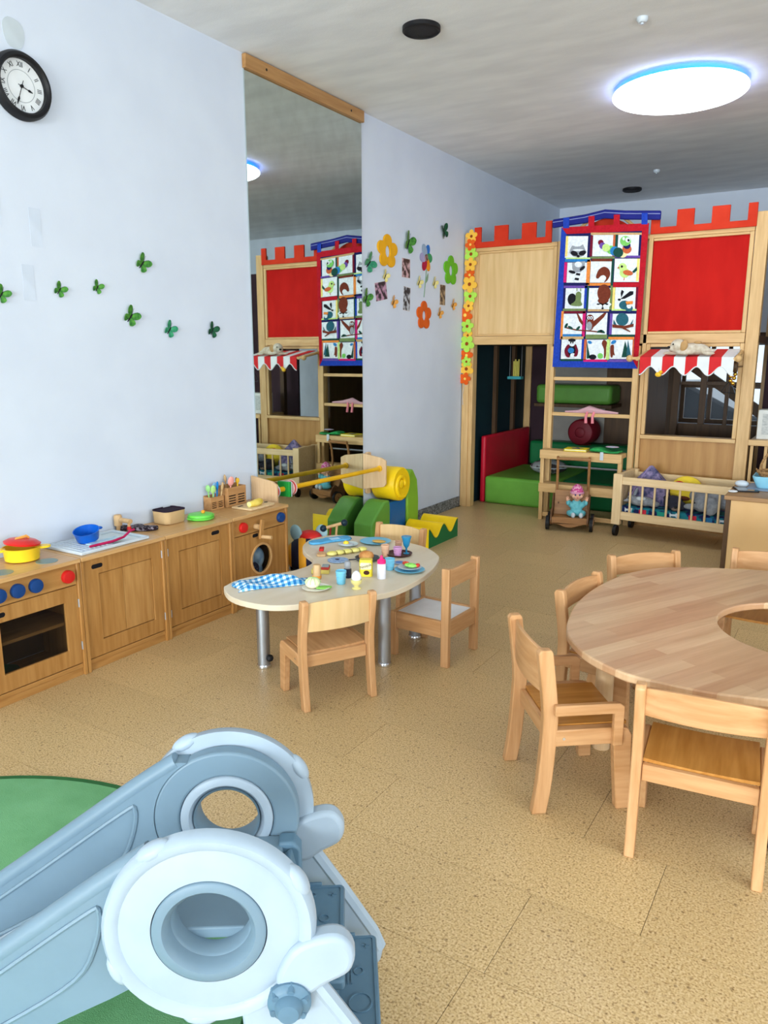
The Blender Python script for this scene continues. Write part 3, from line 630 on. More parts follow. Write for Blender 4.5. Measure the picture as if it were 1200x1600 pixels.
# caterpillar
for i, (x, y, r, c) in enumerate(((470, 292, 26, 'wine'), (487, 322, 30, 'purple'), (520, 340, 36, 'lgreen'), (565, 360, 40, 'green'), (600, 372, 44, 'sky'), (632, 384, 46, 'dgreen'), (672, 388, 44, 'cream'), (712, 352, 42, 'rust'), (712, 318, 34, 'navy'))): qell(x, y, r, r, c, 3 + i % 3)
qell(700, 278, 50, 46, 'green', 6); qell(722, 268, 22, 24, 'white', 7); qell(730, 272, 10, 12, 'black', 8); qell(684, 258, 12, 16, 'white', 7)
# squirrel tail
qpoly(spline([(425, 610), (450, 545), (500, 515), (545, 540), (556, 590), (530, 640), (500, 660), (520, 620), (500, 595), (470, 600), (445, 625)], 3), 'brown', 3)
# bird
qell(672, 520, 38, 38, 'lgreen', 4); qell(690, 572, 46, 46, 'lgreen', 3); qell(722, 572, 46, 24, 'rust', 5, 10); qpoly([(760, 562), (805, 515), (806, 550), (776, 574)], 'dgreen', 4); qpoly([(640, 512), (620, 528), (642, 535)], 'orange', 4); qell(666, 514, 10, 11, 'black', 5); qpoly([(686, 614), (690, 614), (688, 640), (680, 640)], 'rust', 4)
# snail
qell(205, 818, 42, 56, 'black', 3); qpoly(spline([(190, 870), (235, 830), (240, 765), (265, 745), (290, 765), (285, 830), (298, 865), (270, 880)], 3), 'olive', 4); qell(250, 725, 4, 18, 'olive', 4); qell(285, 728, 4, 18, 'olive', 4)
# fox
qell(500, 760, 62, 82, 'brown', 3); qpoly([(405, 870), (440, 840), (490, 860), (540, 838), (570, 862), (540, 895), (488, 912), (430, 895)], 'white', 4); qpoly([(440, 830), (490, 900), (545, 830), (520, 800), (460, 800)], 'brown', 4); qell(448, 862, 14, 7, 'black', 6); qell(528, 862, 14, 7, 'black', 6); qell(488, 902, 10, 8, 'black', 6); qell(455, 880, 30, 20, 'white', 5); qell(522, 880, 30, 20, 'white', 5)
# badger
qpoly([(640, 820), (665, 735), (690, 750), (760, 740), (774, 770), (740, 800), (690, 830), (650, 835)], 'white', 3); qpoly([(650, 815), (740, 742), (772, 742), (770, 772), (690, 812)], 'black', 4); qpoly([(655, 760), (665, 728), (685, 745), (660, 800)], 'black', 5); qell(642, 820, 14, 10, 'black', 6)
qell(690, 870, 52, 42, 'teal', 3); qell(730, 900, 36, 30, 'teal', 4); qpoly([(700, 838), (768, 832), (766, 860), (712, 868)], 'orange', 5); qell(732, 880, 22, 22, 'white', 5)
qell(668, 1002, 58, 60, 'teal', 3); qpoly([(590, 1005), (618, 1055), (640, 1060), (600, 1060), (585, 1040)], 'teal', 4); qpoly([(770, 1000), (740, 1050), (710, 1062), (760, 1050)], 'teal', 4)
qpoly([(578, 1048), (690, 1062), (775, 1042), (772, 1070), (690, 1088), (578, 1078)], 'brown', 5); qpoly([(690, 1078), (745, 1112), (740, 1120), (670, 1088)], 'brown', 4)
# owl on a branch
qpoly([(245, 946), (262, 952), (306, 1030), (304, 1062), (270, 1020)], 'brown', 3); qpoly([(524, 938), (500, 942), (400, 1020), (384, 1090), (430, 1050), (500, 980)], 'brown', 3)
qell(374, 1040, 32, 64, 'brown', 4); qell(366, 1062, 24, 40, 'grey', 5); qell(372, 990, 32, 32, 'brown', 5); qell(360, 988, 13, 15, 'white', 6); qell(385, 988, 13, 15, 'white', 6); qell(362, 990, 6, 7, 'black', 7); qell(384, 990, 6, 7, 'black', 7)
qpoly([(140, 1070), (250, 1095), (400, 1106), (500, 1118), (496, 1130), (380, 1116), (240, 1106), (138, 1082)], 'brown', 3)
for x, y, r in ((150, 1060, -60), (260, 1085, -50), (190, 1078, 30), (460, 1112, -20), (485, 1114, 30)): qell(x, y, 26, 11, 'dgreen', 4, r)
# ladybird
qell(205, 1280, 48, 70, 'black', 3); qpoly(spline([(160, 1240), (135, 1290), (150, 1345), (185, 1350), (165, 1300), (185, 1240)], 3), 'wine', 5); qpoly(spline([(240, 1240), (262, 1290), (250, 1340), (222, 1340), (240, 1290), (225, 1240)], 3), 'wine', 5); qell(205, 1220, 34, 32, 'white', 5); qell(205, 1195, 34, 16, 'black', 6); qell(194, 1218, 6, 8, 'black', 6); qell(214, 1218, 6, 8, 'black', 6); qell(196, 1290, 28, 26, 'sky', 6); qell(212, 1336, 24, 22, 'white', 4)
# deer and trees
qpoly([(342, 1205), (372, 1360), (340, 1366)], 'dgreen', 3); qell(395, 1350, 34, 24, 'black', 3); qell(465, 1340, 26, 26, 'green', 3); qell(368, 1214, 20, 14, 'sky', 3, 20)
qpoly(spline([(500, 1190), (528, 1215), (520, 1260), (516, 1340), (500, 1362), (500, 1280), (480, 1225)], 3), 'brown', 4); qpoly(spline([(560, 1250), (590, 1240), (592, 1300), (600, 1335), (585, 1330), (575, 1355), (560, 1340)], 3), 'brown', 4); qell(590, 1212, 26, 16, 'sky', 5, -30)
qpoly([(695, 1200), (735, 1350), (662, 1352)], 'dgreen', 3); qpoly([(722, 1192), (748, 1330), (706, 1335)], 'teal', 4)
# rod with its blue striped cover
rod = thing('quilt_rod', 'dark blue cloth covered pole that carries the animal quilt', 'pole', (-1.98, 6.80, 2.65))
MB().loft([[(x, 6.804, z - .045), (x, 6.83, z - .045), (x, 6.83, z + .028), (x, 6.804, z + .028)] for x, z in ((-2.434, 2.648), (-2.15, 2.665), (-1.975, 2.69), (-1.80, 2.665), (-1.51, 2.638))]).build('cover', mat('rod_blue', (26, 32, 120), .8), rod, bev=.01)
MB().tube([(x, 6.802, z) for x, z in ((-2.43, 2.65), (-2.15, 2.667), (-1.975, 2.692), (-1.80, 2.667), (-1.515, 2.64))], .003, 5).build('white_seam', mat('seam', (150, 160, 210), .8), rod)

# ---------- awning with scalloped stripes
aw = thing('striped_awning', 'red and white striped awning with scalloped edge over the castle counter', 'awning', (-1.18, 6.86, 1.55))
A_r = mat('awning_red', (208, 40, 44), .8, bump=.1, bscale=40); A_w = mat('awning_white', (226, 230, 232), .8, bump=.1, bscale=40)
x0 = -1.528; wd = .0886
low = lambda x: 1.378 - .034 * math.cos(2 * math.pi * (x + 1.528) / .1772)
for i in range(8):
    a, b_ = x0 + i * wd, x0 + (i + 1) * wd
    xs = [a + (b_ - a) * k / 8 for k in range(9)]; m = A_r if i % 2 == 0 else A_w
    MB().prism([(x, low(x)) for x in xs] + [(b_, 1.482), (a, 1.482)], 0, .004, (0, 6.50, 0), X, Z_, (0, 1, 0)).build('valance_stripe', m, aw)
    MB().add([(a, 6.50, 1.482), (b_, 6.50, 1.482), (b_, 6.84, 1.546), (a, 6.84, 1.546), (a, 6.50, 1.487), (b_, 6.50, 1.487), (b_, 6.84, 1.551), (a, 6.84, 1.551)], [(3, 2, 1, 0), (4, 5, 6, 7), (0, 1, 5, 4), (1, 2, 6, 5), (2, 3, 7, 6), (3, 0, 4, 7)]).build('roof_stripe', m, aw)
MB().tube([(x0 + 8 * wd * k / 64, 6.498, low(x0 + 8 * wd * k / 64)) for k in range(65)], .005, 6).build('trim', A_w, aw)
MB().cyl((-1.60, 6.515, 1.475), (-.80, 6.515, 1.475), .012).build('rod', M_housex, aw)
MB().sph((-1.615, 6.515, 1.475), .028).build('knob', M_housex, aw); MB().sph((-.79, 6.515, 1.475), .028).build('knob', M_housex, aw)
for x in (-1.552, -.812): MB().cyl((x, 6.50, 1.47), (x, 6.865, 1.53), .014).build('arm', M_housex, aw)
def plush(name, label, loc, shapes, m, extras, rot=0, vox=.007, group=None):
    t = thing(name, label, 'soft toy', loc, rot, group)
    b = MB()
    for s in shapes: b.sph(s[0], s[1], 14, 9, Matrix.Rotation(math.radians(s[2]), 4, s[3]) if len(s) > 2 else None)
    b.build('body', m, t, local=True, remesh=vox)
    for nm, sh, mm in extras: MB().sph(sh[0], sh[1], 12, 8, Matrix.Rotation(math.radians(sh[2]), 4, sh[3]) if len(sh) > 2 else None).build(nm, mm, t, local=True)
    return t
P_cream = mat('plush_cream', (224, 214, 196), .95, (200, 184, 160), 30, bump=.5, bscale=160)
P_tan = mat('plush_tan', (190, 150, 100), .95)
plush('toy_dog', 'cream plush dog lying on top of the striped awning', (-1.16, 6.56, 1.502),
      [((-.085, -.02, .07), (.062, .055, .058)), ((-.125, -.035, .055), (.035, .03, .028)), ((.03, .0, .048), (.12, .065, .048)), ((-.02, -.05, .02), (.07, .025, .02)), ((.13, .0, .03), (.06, .03, .025)), ((-.12, -.0, .016), (.09, .03, .016)), ((.15, -.04, .014), (.05, .022, .016))], P_cream,
      [('nose', ((-.150, -.058, .06), (.014, .012, .011)), M_black), ('eye', ((-.115, -.07, .085), (.006, .006, .007)), M_black), ('ear', ((-.035, -.06, .072), (.03, .014, .042), 15, 'Y'), P_tan), ('ear', ((-.05, .04, .085), (.03, .014, .04)), P_tan), ('bow', ((.06, -.01, .098), (.03, .03, .012)), P_tan)])
t = thing('yellow_duckling', 'tiny yellow duckling hanging on the awning edge', 'toy', (-1.37, 6.487, 1.35))
MB().sph((-1.37, 6.478, 1.348), (.026, .016, .02)).build('body', mat('duck_yellow', (240, 190, 50), .6), t); MB().sph((-1.352, 6.474, 1.368), .014).build('head', mat('duck_yellow', (240, 190, 50), .6), t)
MB().cyl((-1.338, 6.472, 1.366), (-1.326, 6.47, 1.364), .006, .002, 8).build('beak', mat('beak', (226, 110, 30), .5), t); MB().tube([(-1.37, 6.49, 1.36), (-1.372, 6.495, 1.40)], .002, 5).build('thread', M_white, t)
t = thing('bell_cluster', 'cluster of brass bells on a wooden wheel at the awning end', 'bells', (-.80, 6.62, 1.42))
MB().cyl((-.835, 6.58, 1.412), (-.80, 6.58, 1.412), .045).build('wheel', M_brown, t); MB().tube([(-.80, 6.58, 1.412), (-.797, 6.72, 1.412), (-.797, 6.858, 1.412)], .006, 8).build('holder', M_brown, t)
M_brass = mat('brass', (214, 170, 70), .25, metal=1)
for i, (dx, dz) in enumerate(((-.03, -.06), (-.005, -.075), (-.03, -.095), (.0, -.045), (-.01, -.115))): MB().sph((-.81 + dx, 6.57, 1.40 + dz), .016, 12, 8).build('bell', M_brass, t)
t = thing('triangle_chime', 'metal triangle chime hanging below the awning bells', 'triangle', (-.86, 6.60, 1.28))
MB().tube([(-.845, 6.6, 1.31), (-.905, 6.6, 1.215), (-.80, 6.6, 1.205), (-.84, 6.6, 1.30)], .005, 8).build('triangle', mat('dark_steel', (60, 66, 72), .35, metal=1), t); MB().tube([(-.843, 6.6, 1.305), (-.83, 6.585, 1.37)], .002, 5).build('string', M_white, t)

# ================================================================ DOLL BED
M_pale = wood('pale_beech', (222, 190, 142), (238, 210, 166), 'x'); M_palez = wood('pale_beech_z', (222, 190, 142), (238, 210, 166), 'z')
bed = thing('doll_bed', 'pale wooden cot on black castors with dowel sides full of plush toys', 'bed', (-1.645, 6.35, 0), math.radians(-6))
L_, D_ = 1.10, .42
def lp(name, m, *boxes, parent=bed, bev=.004):
    b = MB()
    for k in boxes: b.box(*k)
    return b.build(name, m, parent, local=True, bev=bev)
for x, y in ((0, 0), (L_ - .075, 0), (0, D_ - .045), (L_ - .075, D_ - .045)): lp('corner_post', M_palez, (x, x + .075, y, y + .045, .10, .53))
for y in (.005, D_ - .04):
    lp('top_rail', M_pale, (.075, L_ - .075, y, y + .03, .445, .508)); lp('bottom_rail', M_pale, (.075, L_ - .075, y, y + .03, .145, .212))
    for i in range(9):
        x = .145 + i * .1
        MB().cyl((x, y + .015, .212), (x, y + .015, .445), .009, n=10).build('dowel', M_palez, bed, local=True)
lp('end_panel', M_pale, (.02, .05, .045, D_ - .045, .15, .53)); lp('end_panel', M_pale, (L_ - .05, L_ - .02, .045, D_ - .045, .15, .53))
lp('slat_base', M_pale, (.05, L_ - .05, .035, D_ - .04, .15, .17))
for x in (.037, L_ - .037):
    for y in (.022, D_ - .022):
        MB().cyl((x - .014, y, .045), (x + .014, y, .045), .045, n=20).build('castor', M_black, bed, local=True)
        MB().cyl((x, y, .06), (x, y, .10), .012, n=10).build('castor_stem', M_black, bed, local=True)
def bedpt(x, y, z): p = FR[bed.name] @ Vector((x, y, z)); return (p.x, p.y, p.z)
M_cot = mat('cot_cloth', (18, 30, 82), .9, (24, 116, 130), 16, detail=2, lo=.45, hi=.55)
MT = thing('cot_mattress', 'navy and teal patterned mattress with white dogs in the doll bed', 'mattress', bedpt(.55, .2, .171), math.radians(-6))
MB().box(-.49, .49, -.16, .165, 0, .09).build('cushion', M_cot, MT, local=True, bev=.02, seg=3)
for x in (-.42, -.05, .33): MB().prism([(-.03, 0), (-.03, .03), (-.02, .018), (.015, .02), (.02, .03), (.035, .026), (.03, .01), (.026, -.012), (.018, .004), (-.02, .002), (-.022, -.012)], 0, -.003, (x, -.1605, .05), X, Z_, (0, 1, 0)).build('dog_print', M_white, MT, local=True)
for x, c in ((-.3, (190, 40, 60)), (-.15, (30, 140, 120)), (.1, (190, 40, 60)), (.22, (40, 110, 160)), (.44, (190, 40, 60))): MB().box(x - .03, x + .03, -.163, -.16, .015, .075).build('print_patch', mat('cot_p%d' % c[1], c, .9), MT, local=True)
pl_ = thing('pyramid_pillow', 'purple patterned pyramid shaped pillow standing in the doll bed', 'pillow', bedpt(.225, .27, .263), math.radians(-6))
MB().loft([[(-.15, -.09, 0), (.15, -.09, 0), (.15, .09, 0), (-.15, .09, 0)], [(-.16, -.085, .08), (.16, -.085, .08), (.16, .085, .08), (-.16, .085, .08)], [(-.12, -.05, .2), (.12, -.05, .2), (.12, .05, .2), (-.12, .05, .2)], [(-.012, -.01, .325), (.012, -.01, .325), (.012, .01, .325), (-.012, .01, .325)]]).build('cushion', mat('pillow_purple', (62, 66, 104), .9, (150, 134, 168), 26, detail=3), pl_, local=True, bev=.01)
MB().tube([(-.13, -.09, .07), (-.075, -.055, .2), (-.012, -.012, .32)], .005, 6).build('seam', mat('seam_lilac', (150, 130, 170), .9), pl_, local=True)
P_g = mat('plush_grey', (126, 130, 138), .95, (150, 154, 160), 40, bump=.4, bscale=150); P_d = mat('plush_dark', (44, 44, 56), .95, bump=.4, bscale=150); P_y = mat('plush_yellow', (240, 208, 60), .9, bump=.2, bscale=120)
plush('toy_emoji', 'round yellow smiley plush with red heart eyes in the doll bed', bedpt(.515, .305, .262), [((0, 0, .13), (.14, .07, .13))], P_y, [('heart_eye', ((-.045, -.063, .20), (.04, .015, .022)), mat('heart_red', (200, 24, 40), .8)), ('heart_eye', ((.05, -.062, .19), (.03, .015, .022)), mat('heart_red', (200, 24, 40), .8)), ('mouth', ((0, -.066, .08), (.05, .012, .02)), mat('mouth_brown', (90, 40, 20), .8))], -.1)
plush('toy_elephant', 'grey plush elephant with big ears lying in the doll bed', bedpt(.745, .17, .262), [((.0, 0, .10), (.13, .10, .09)), ((-.05, -.07, .08), (.07, .06, .07)), ((-.13, -.09, .05), (.055, .026, .026), 25, 'Z'), ((.14, -.02, .08), (.08, .045, .045)), ((.17, -.04, .06), (.05, .04, .04)), ((-.12, .04, .12), (.06, .05, .06))], P_g,
      [('ear', ((.03, -.125, .075), (.06, .016, .075)), P_g), ('eye', ((-.09, -.128, .09), (.006, .006, .006)), M_black), ('paw_pad', ((.20, -.075, .075), (.022, .012, .02)), M_white)], -.1)
plush('toy_mole', 'dark plush animal with black nose lying face down in the doll bed', bedpt(.47, .10, .262), [((0, .02, .06), (.08, .06, .06)), ((.06, -.02, .045), (.05, .04, .04)), ((.02, -.035, .03), (.04, .028, .028))], P_d, [('nose', ((.035, -.064, .035), (.013, .010, .011)), M_black), ('muzzle', ((.03, -.05, .02), (.03, .018, .018)), mat('muzzle_grey', (110, 96, 88), .9)), ('ear', ((-.05, -.03, .10), (.02, .012, .022)), P_d)])
plush('toy_rabbit', 'grey and white plush rabbit lying at the head end of the doll bed', bedpt(.22, .09, .262), [((0, 0, .045), (.11, .05, .042)), ((-.08, -.015, .06), (.04, .035, .035)), ((.10, 0, .03), (.05, .03, .025)), ((-.12, -.03, .045), (.03, .012, .012))], P_g, [('belly', ((0, -.03, .07), (.04, .02, .02)), M_white), ('ear', ((-.06, .02, .11), (.014, .01, .045), 20, 'Y'), P_g), ('eye', ((-.10, -.048, .07), (.005, .005, .005)), M_black)])
plush('toy_bundle', 'small blue and purple cloth toy at the foot of the doll bed', bedpt(.985, .09, .262), [((0, 0, .05), (.06, .04, .05)), ((.02, 0, .10), (.03, .03, .04))], mat('plush_purple', (70, 80, 160), .9, (150, 60, 90), 30), [('ear', ((.02, 0, .15), (.012, .01, .02)), mat('plush_purple', (70, 80, 160), .9)), ('eye', ((.012, -.03, .11), (.005, .005, .005)), M_black)])

# ================================================================ DOLL CART
M_cart = wood('cart_wood', (140, 96, 56), (168, 120, 74), 'x'); M_cartd = wood('cart_dark', (92, 60, 36), (112, 76, 46), 'y')
ct = thing('doll_cart', 'wooden push car with wavy front, big disc wheels and handle, carrying a doll', 'toy cart', (-1.985, 6.285, 0), math.radians(14))
cb = lambda n, m, *k, bev=.003: lp(n, m, *k, parent=ct, bev=bev)
cb('base_board', M_cart, (-.145, .145, (.02), .27, .105, .12))
wave = [(-.15, .13), (.15, .13)] + [(.15 - .3 * i / 16, .055 - .022 * math.cos(2 * math.pi * i / 16) * -1) for i in range(17)]
MB().prism([(-.15, .125), (-.15, .06)] + [(-.15 + .3 * i / 16, .055 + .018 * math.cos(2 * math.pi * i / 16)) for i in range(17)] + [(.15, .125)], 0, -.016, (0, .016, 0), X, Z_, (0, 1, 0)).build('front_board', M_cart, ct, local=True, bev=.003)
side = spline([(0, .06), (0, .14), (.05, .19), (.10, .17), (.14, .25), (.21, .30), (.28, .24), (.295, .10), (.27, .06), (.15, .05)], 4)
for sx in (-.162, .148): MB().prism(side, 0, .014, (sx, 0, 0), Y_, Z_, X).build('side_board', M_cartd, ct, local=True, bev=.003)
MB().add([(-.145, .16, .12), (.145, .16, .12), (.145, .174, .12), (-.145, .174, .12), (-.145, .215, .33), (.145, .215, .33), (.145, .229, .33), (-.145, .229, .33)], [(3,2,1,0),(4,5,6,7),(0,1,5,4),(1,2,6,5),(2,3,7,6),(3,0,4,7)]).build('seat_back', M_cart, ct, local=True, bev=.003)
for sx in (-.185, .185):
    for y in (.06, .245):
        d = .014 if sx > 0 else -.014
        w_ = MB().cyl((sx - d, y, .062), (sx + d, y, .062), .062, n=28).build('wheel', M_black, ct, local=True)
        MB().cyl((sx + d, y, .062), (sx + d * 1.3, y, .062), .048, n=24).build('wheel_disc', M_cart, w_, local=True); MB().cyl((sx + d * 1.3, y, .062), (sx + d * 1.6, y, .062), .006, n=10).build('axle_cap', M_black, w_, local=True)
for sx in (-.135, .135): MB().tube([(sx, .255, .12), (sx, .275, .28), (sx, .275, .42), (sx, .26, .54), (sx, .235, .625)], .012, 8).build('handle_arm', M_cart, ct, local=True)
MB().cyl((-.145, .238, .605), (.145, .238, .605), .013, n=12).build('handle_bar', M_cart, ct, local=True)
for sx in (-.11, .11): MB().cyl((sx, .178, .22), (sx, .188, .222), .008, n=10).build('bolt', M_chrome, ct, local=True)

# doll sitting in the cart
SK = mat('doll_skin', (224, 172, 144), .5); TE = mat('doll_suit', (96, 178, 190), .85, (120, 196, 204), 40); PK = mat('doll_hat', (196, 60, 130), .85, (228, 170, 190), 60, lo=.48, hi=.6)
p = FR[ct.name] @ Vector((.055, .085, .121))
dl = thing('baby_doll', 'baby doll in turquoise suit and pink cap sitting in the wooden cart', 'doll', p, math.radians(22))
b = MB()
for s in (((0, .03, .075), (.052, .042, .06)), ((0, .025, .035), (.058, .045, .036)), ((0, .032, .12), (.042, .034, .03)), ((-.05, -.005, .03), (.028, .055, .028), 25, 'Z'), ((.05, -.005, .03), (.028, .055, .028), -25, 'Z'), ((-.058, .02, .11), (.022, .024, .04), -30, 'Y'), ((.058, .02, .11), (.022, .024, .04), 30, 'Y'), ((-.075, .0, .125), (.018, .025, .026)), ((.075, .0, .125), (.018, .025, .026))): b.sph(s[0], s[1], 14, 9, Matrix.Rotation(math.radians(s[2]), 4, s[3]) if len(s) > 2 else None)
b.build('suit', TE, dl, local=True, remesh=.005)
b = MB(); b.sph((0, .02, .195), (.05, .05, .052), 18, 12).sph((-.03, -.012, .182), (.018, .016, .016)).sph((.03, -.012, .182), (.018, .016, .016)).sph((0, -.022, .168), (.016, .012, .011)).sph((-.05, .022, .192), (.008, .012, .014)).sph((.05, .022, .192), (.008, .012, .014)).sph((0, .025, .145), (.022, .022, .02))
hd = b.build('head', SK, dl, local=True, remesh=.004)
for sx in (-1, 1):
    MB().sph((sx * .018, -.0285, .198), (.007, .004, .008), 12, 8).build('eye', mat('doll_eye', (40, 60, 110), .2), hd, local=True)
    MB().sph((sx * .018, -.027, .209), (.009, .003, .002), 8, 6).build('eyebrow', mat('doll_brow', (120, 74, 48), .8), hd, local=True)
MB().sph((0, -.034, .186), (.005, .005, .005), 8, 6).build('nose', SK, hd, local=True); MB().sph((0, -.032, .172), (.010, .004, .004), 10, 6).build('mouth', mat('doll_lip', (200, 70, 80), .4), hd, local=True)
MB().lathe([(.054, .0), (.056, .012), (.052, .014), (.05, .035), (.034, .062), (.01, .078), (0, .08)], (0, .026, .206), 24).build('cap', PK, dl, local=True)
MB().lathe([(.056, -.004), (.06, .0), (.06, .012), (.056, .014)], (0, .026, .206), 24).build('cap_brim', mat('doll_brim', (214, 150, 176), .85), dl, local=True)
for sx in (-1, 1):
    h = MB(); c = Vector((sx * .082, -.012, .152)); h.sph(c, (.011, .008, .014), 10, 8)
    for k in range(4): h.tube([c + Vector((-.008 + k * .0052, 0, .008)), c + Vector((-.010 + k * .0066, -.003, .020 + (.003 if 0 < k < 3 else 0))), c + Vector((-.010 + k * .0066, -.008, .026 + (.004 if 0 < k < 3 else 0)))], [.0034, .0032, .0026], 6)
    h.tube([c + Vector((-sx * .008, 0, -.002)), c + Vector((-sx * .016, -.004, .004)), c + Vector((-sx * .019, -.006, .011))], [.0036, .0033, .0026], 6)
    h.build('hand', SK, dl, local=True)
    MB().sph((sx * .033, -.068, .026), (.019, .022, .024), 12, 8).build('shoe', M_white, dl, local=True)

# ================================================================ SIDE CABINET at the right
cab = thing('side_cabinet', 'low birch cabinet behind the round table with tray and basket on top', 'cabinet', (-.15, 5.35, 0))
part('front_board', mat('cab_front', (214, 172, 116), .5, (222, 184, 130), 3, (1, 1, .5)), (-.615, .45, 5.35, 5.37, .01, .57), parent=cab)
part('side_board', M_brown, (-.645, -.615, 5.345, 6.0, 0, .572), parent=cab); part('side_board', M_brown, (.45, .48, 5.345, 6.0, 0, .572), parent=cab)
part('top_board', wood('cab_top', (150, 112, 72), (172, 132, 88), 'x'), (-.655, .49, 5.335, 6.0, .572, .60), parent=cab)
part('back_board', M_brown, (-.615, .45, 5.98, 6.0, 0, .57), parent=cab)
MB().sph((-.655, 5.55, .18), (.012, .014, .03)).build('catch', M_white, cab)
t = thing('phone', 'black flat phone lying on the cabinet top', 'phone', (-.56, 5.62, .6005), .3)
MB().prism(rrect(-.07, .07, -.09, .09, .012), 0, .009).build('case', M_black, t, local=True, bev=.002); MB().prism(rrect(-.062, .062, -.082, .082, .008), .009, .0098).build('screen', mat('screen', (34, 32, 40), .08), t, local=True)
tag(MB().sph((-.60, 5.74, .625), (.045, .03, .024)).build('white_soap', M_white, loc=(-.60, 5.74, .602)), 'smooth white oval object behind the phone on the cabinet', 'soap')
tag(MB().sph((-.625, 5.50, .606), (.03, .045, .0055), 14, 8).build('crumpled_tissue', mat('tissue', (236, 238, 240), .9, bump=.8, bscale=60), loc=(-.625, 5.50, .601)), 'white crumpled tissue on the cabinet edge', 'tissue')
t = thing('blue_tray', 'light blue plastic tray on the cabinet at the right edge', 'tray', (-.36, 5.80, .601))
ro = lambda s, z: [(x, y, z) for x, y in rrect(-.36 - .17 * s, -.36 + .17 * s, 5.80 - .12 * s, 5.80 + .12 * s, .03)]
M_tray = mat('tray_blue', (140, 200, 222), .35)
MB().loft([ro(.8, .615), ro(.85, .63), ro(1, .69), ro(1.03, .69), ro(1.03, .683), ro(.9, .628), ro(.84, .609)]).build('bowl', M_tray, t); MB().prism(rrect(-.56, -.2, 5.62, 5.9, .03), .601, .612).build('saucer', mat('tray_grey', (116, 136, 160), .4), t, bev=.003)
t = thing('wicker_basket', 'brown wicker basket with handle standing in the blue tray', 'basket', (-.34, 5.80, .616))
M_wick = mat('wicker', (150, 108, 66), .8, (196, 156, 106), 60, (1, 1, 3), bump=.8, bscale=90)
for i in range(6):
    z = .622 + i * .018; r = .085 + .012 * i
    MB().tube([(-.34 + r * 1.2 * math.cos(a), 5.80 + r * math.sin(a), z) for a in [2 * math.pi * k / 24 for k in range(25)]], .0095, 8).build('weave_band', M_wick, t)
MB().lathe([(.08, 0), (.08, .012), (0, .012)], (-.34, 5.80, .6135), 24).build('bottom', M_wick, t)
for k in range(12):
    a = 2 * math.pi * k / 12; MB().tube([(-.34 + .094 * 1.1 * math.cos(a), 5.80 + .09 * math.sin(a), .618), (-.34 + .155 * 1.2 * math.cos(a), 5.80 + .155 * math.sin(a), .73)], .006, 6).build('stake', M_wick, t)
MB().tube([(-.34 + .16 * math.cos(a), 5.80, .72 + .17 * math.sin(a)) for a in [math.pi * k / 14 for k in range(15)]], .008, 8).build('handle', M_wick, t)

# ================================================================ TOY KITCHEN
KF, KT = -3.007, .575                      # front plane and worktop height
def unit(name, label, y0, y1):
    t = thing(name, label, 'cabinet', (-3.16, (y0 + y1) / 2, 0), 0, 'toy kitchen cabinets')
    part('side_board', M_kitz, (XL + .003, KF + .012, y0, y0 + .018, 0, .554), parent=t); part('side_board', M_kitz, (XL + .003, KF + .012, y1 - .018, y1, 0, .554), parent=t)
    part('plinth', M_kit, (KF - .02, KF - .004, y0 + .019, y1 - .019, 0, .036), parent=t, bev=.001); part('plinth_rail', M_kit, (KF - .02, KF + .001, y0 + .019, y1 - .019, .038, .058), parent=t, bev=.001)
    part('back_board', M_brown, (XL + .003, XL + .01, y0 + .019, y1 - .019, .06, .554), parent=t, bev=0); part('floor_board', M_kit, (XL + .011, KF - .021, y0 + .019, y1 - .019, .045, .058), parent=t, bev=0)
    part('worktop', M_ktop, (XL + .002, KF + .022, y0 + .0005, y1 - .0005, .555, KT), parent=t, bev=.003)
    return t
def slot(parent, y, z, w=.032):
    s = MB().ring(rrect(y - w - .006, y + w + .006, z - .017, z + .017, .0165), rrect(y - w, y + w, z - .011, z + .011, .0105), 0, .0015, (KF + .001, 0, 0), Y_, Z_, X).build('handle_slot', M_kit, parent)
    MB().prism(rrect(y - w, y + w, z - .011, z + .011, .0105), 0, .0008, (KF + .001, 0, 0), Y_, Z_, X).build('slot_shade', M_shade, s)  # solid dark plate, the shade of the slot put into its colour
def hinge(parent, y, z): MB().cyl((KF + .006, y, z - .02), (KF + .006, y, z + .02), .0045, n=8).build('hinge', M_steel, parent)
def knob(t, y, z, r, m):
    MB().lathe([(r, 0), (r, .014), (r * .92, .02), (r * .5, .022), (0, .022)], (KF + .001, y, z), 28, X).build('knob', m, t)
def panel_door(t, y0, y1, z0, z1, iy0, iy1, iz0, iz1):
    d = MB().ring([(y0, z0), (y1, z0), (y1, z1), (y0, z1)], [(iy0, iz0), (iy1, iz0), (iy1, iz1), (iy0, iz1)], -.018, .001, (KF, 0, 0), Y_, Z_, X).build('door', M_kitz, t, bev=.0015)
    m = (iy0 + iy1) / 2 - .02
    for a, b_, mm in ((iy0 + .001, m, M_kitz), (m, iy1 - .001, M_ktopz)): MB().box(KF - .014, KF - .005, a + .002, b_ - (.002 if b_ > m else 0), iz0 + .0035, iz1 - .0035).build('door_panel', mm, d, smooth=0)
    return d
M_ktopz = wood('kitchen_panel_z', (170, 120, 64), (196, 148, 88), 'z')
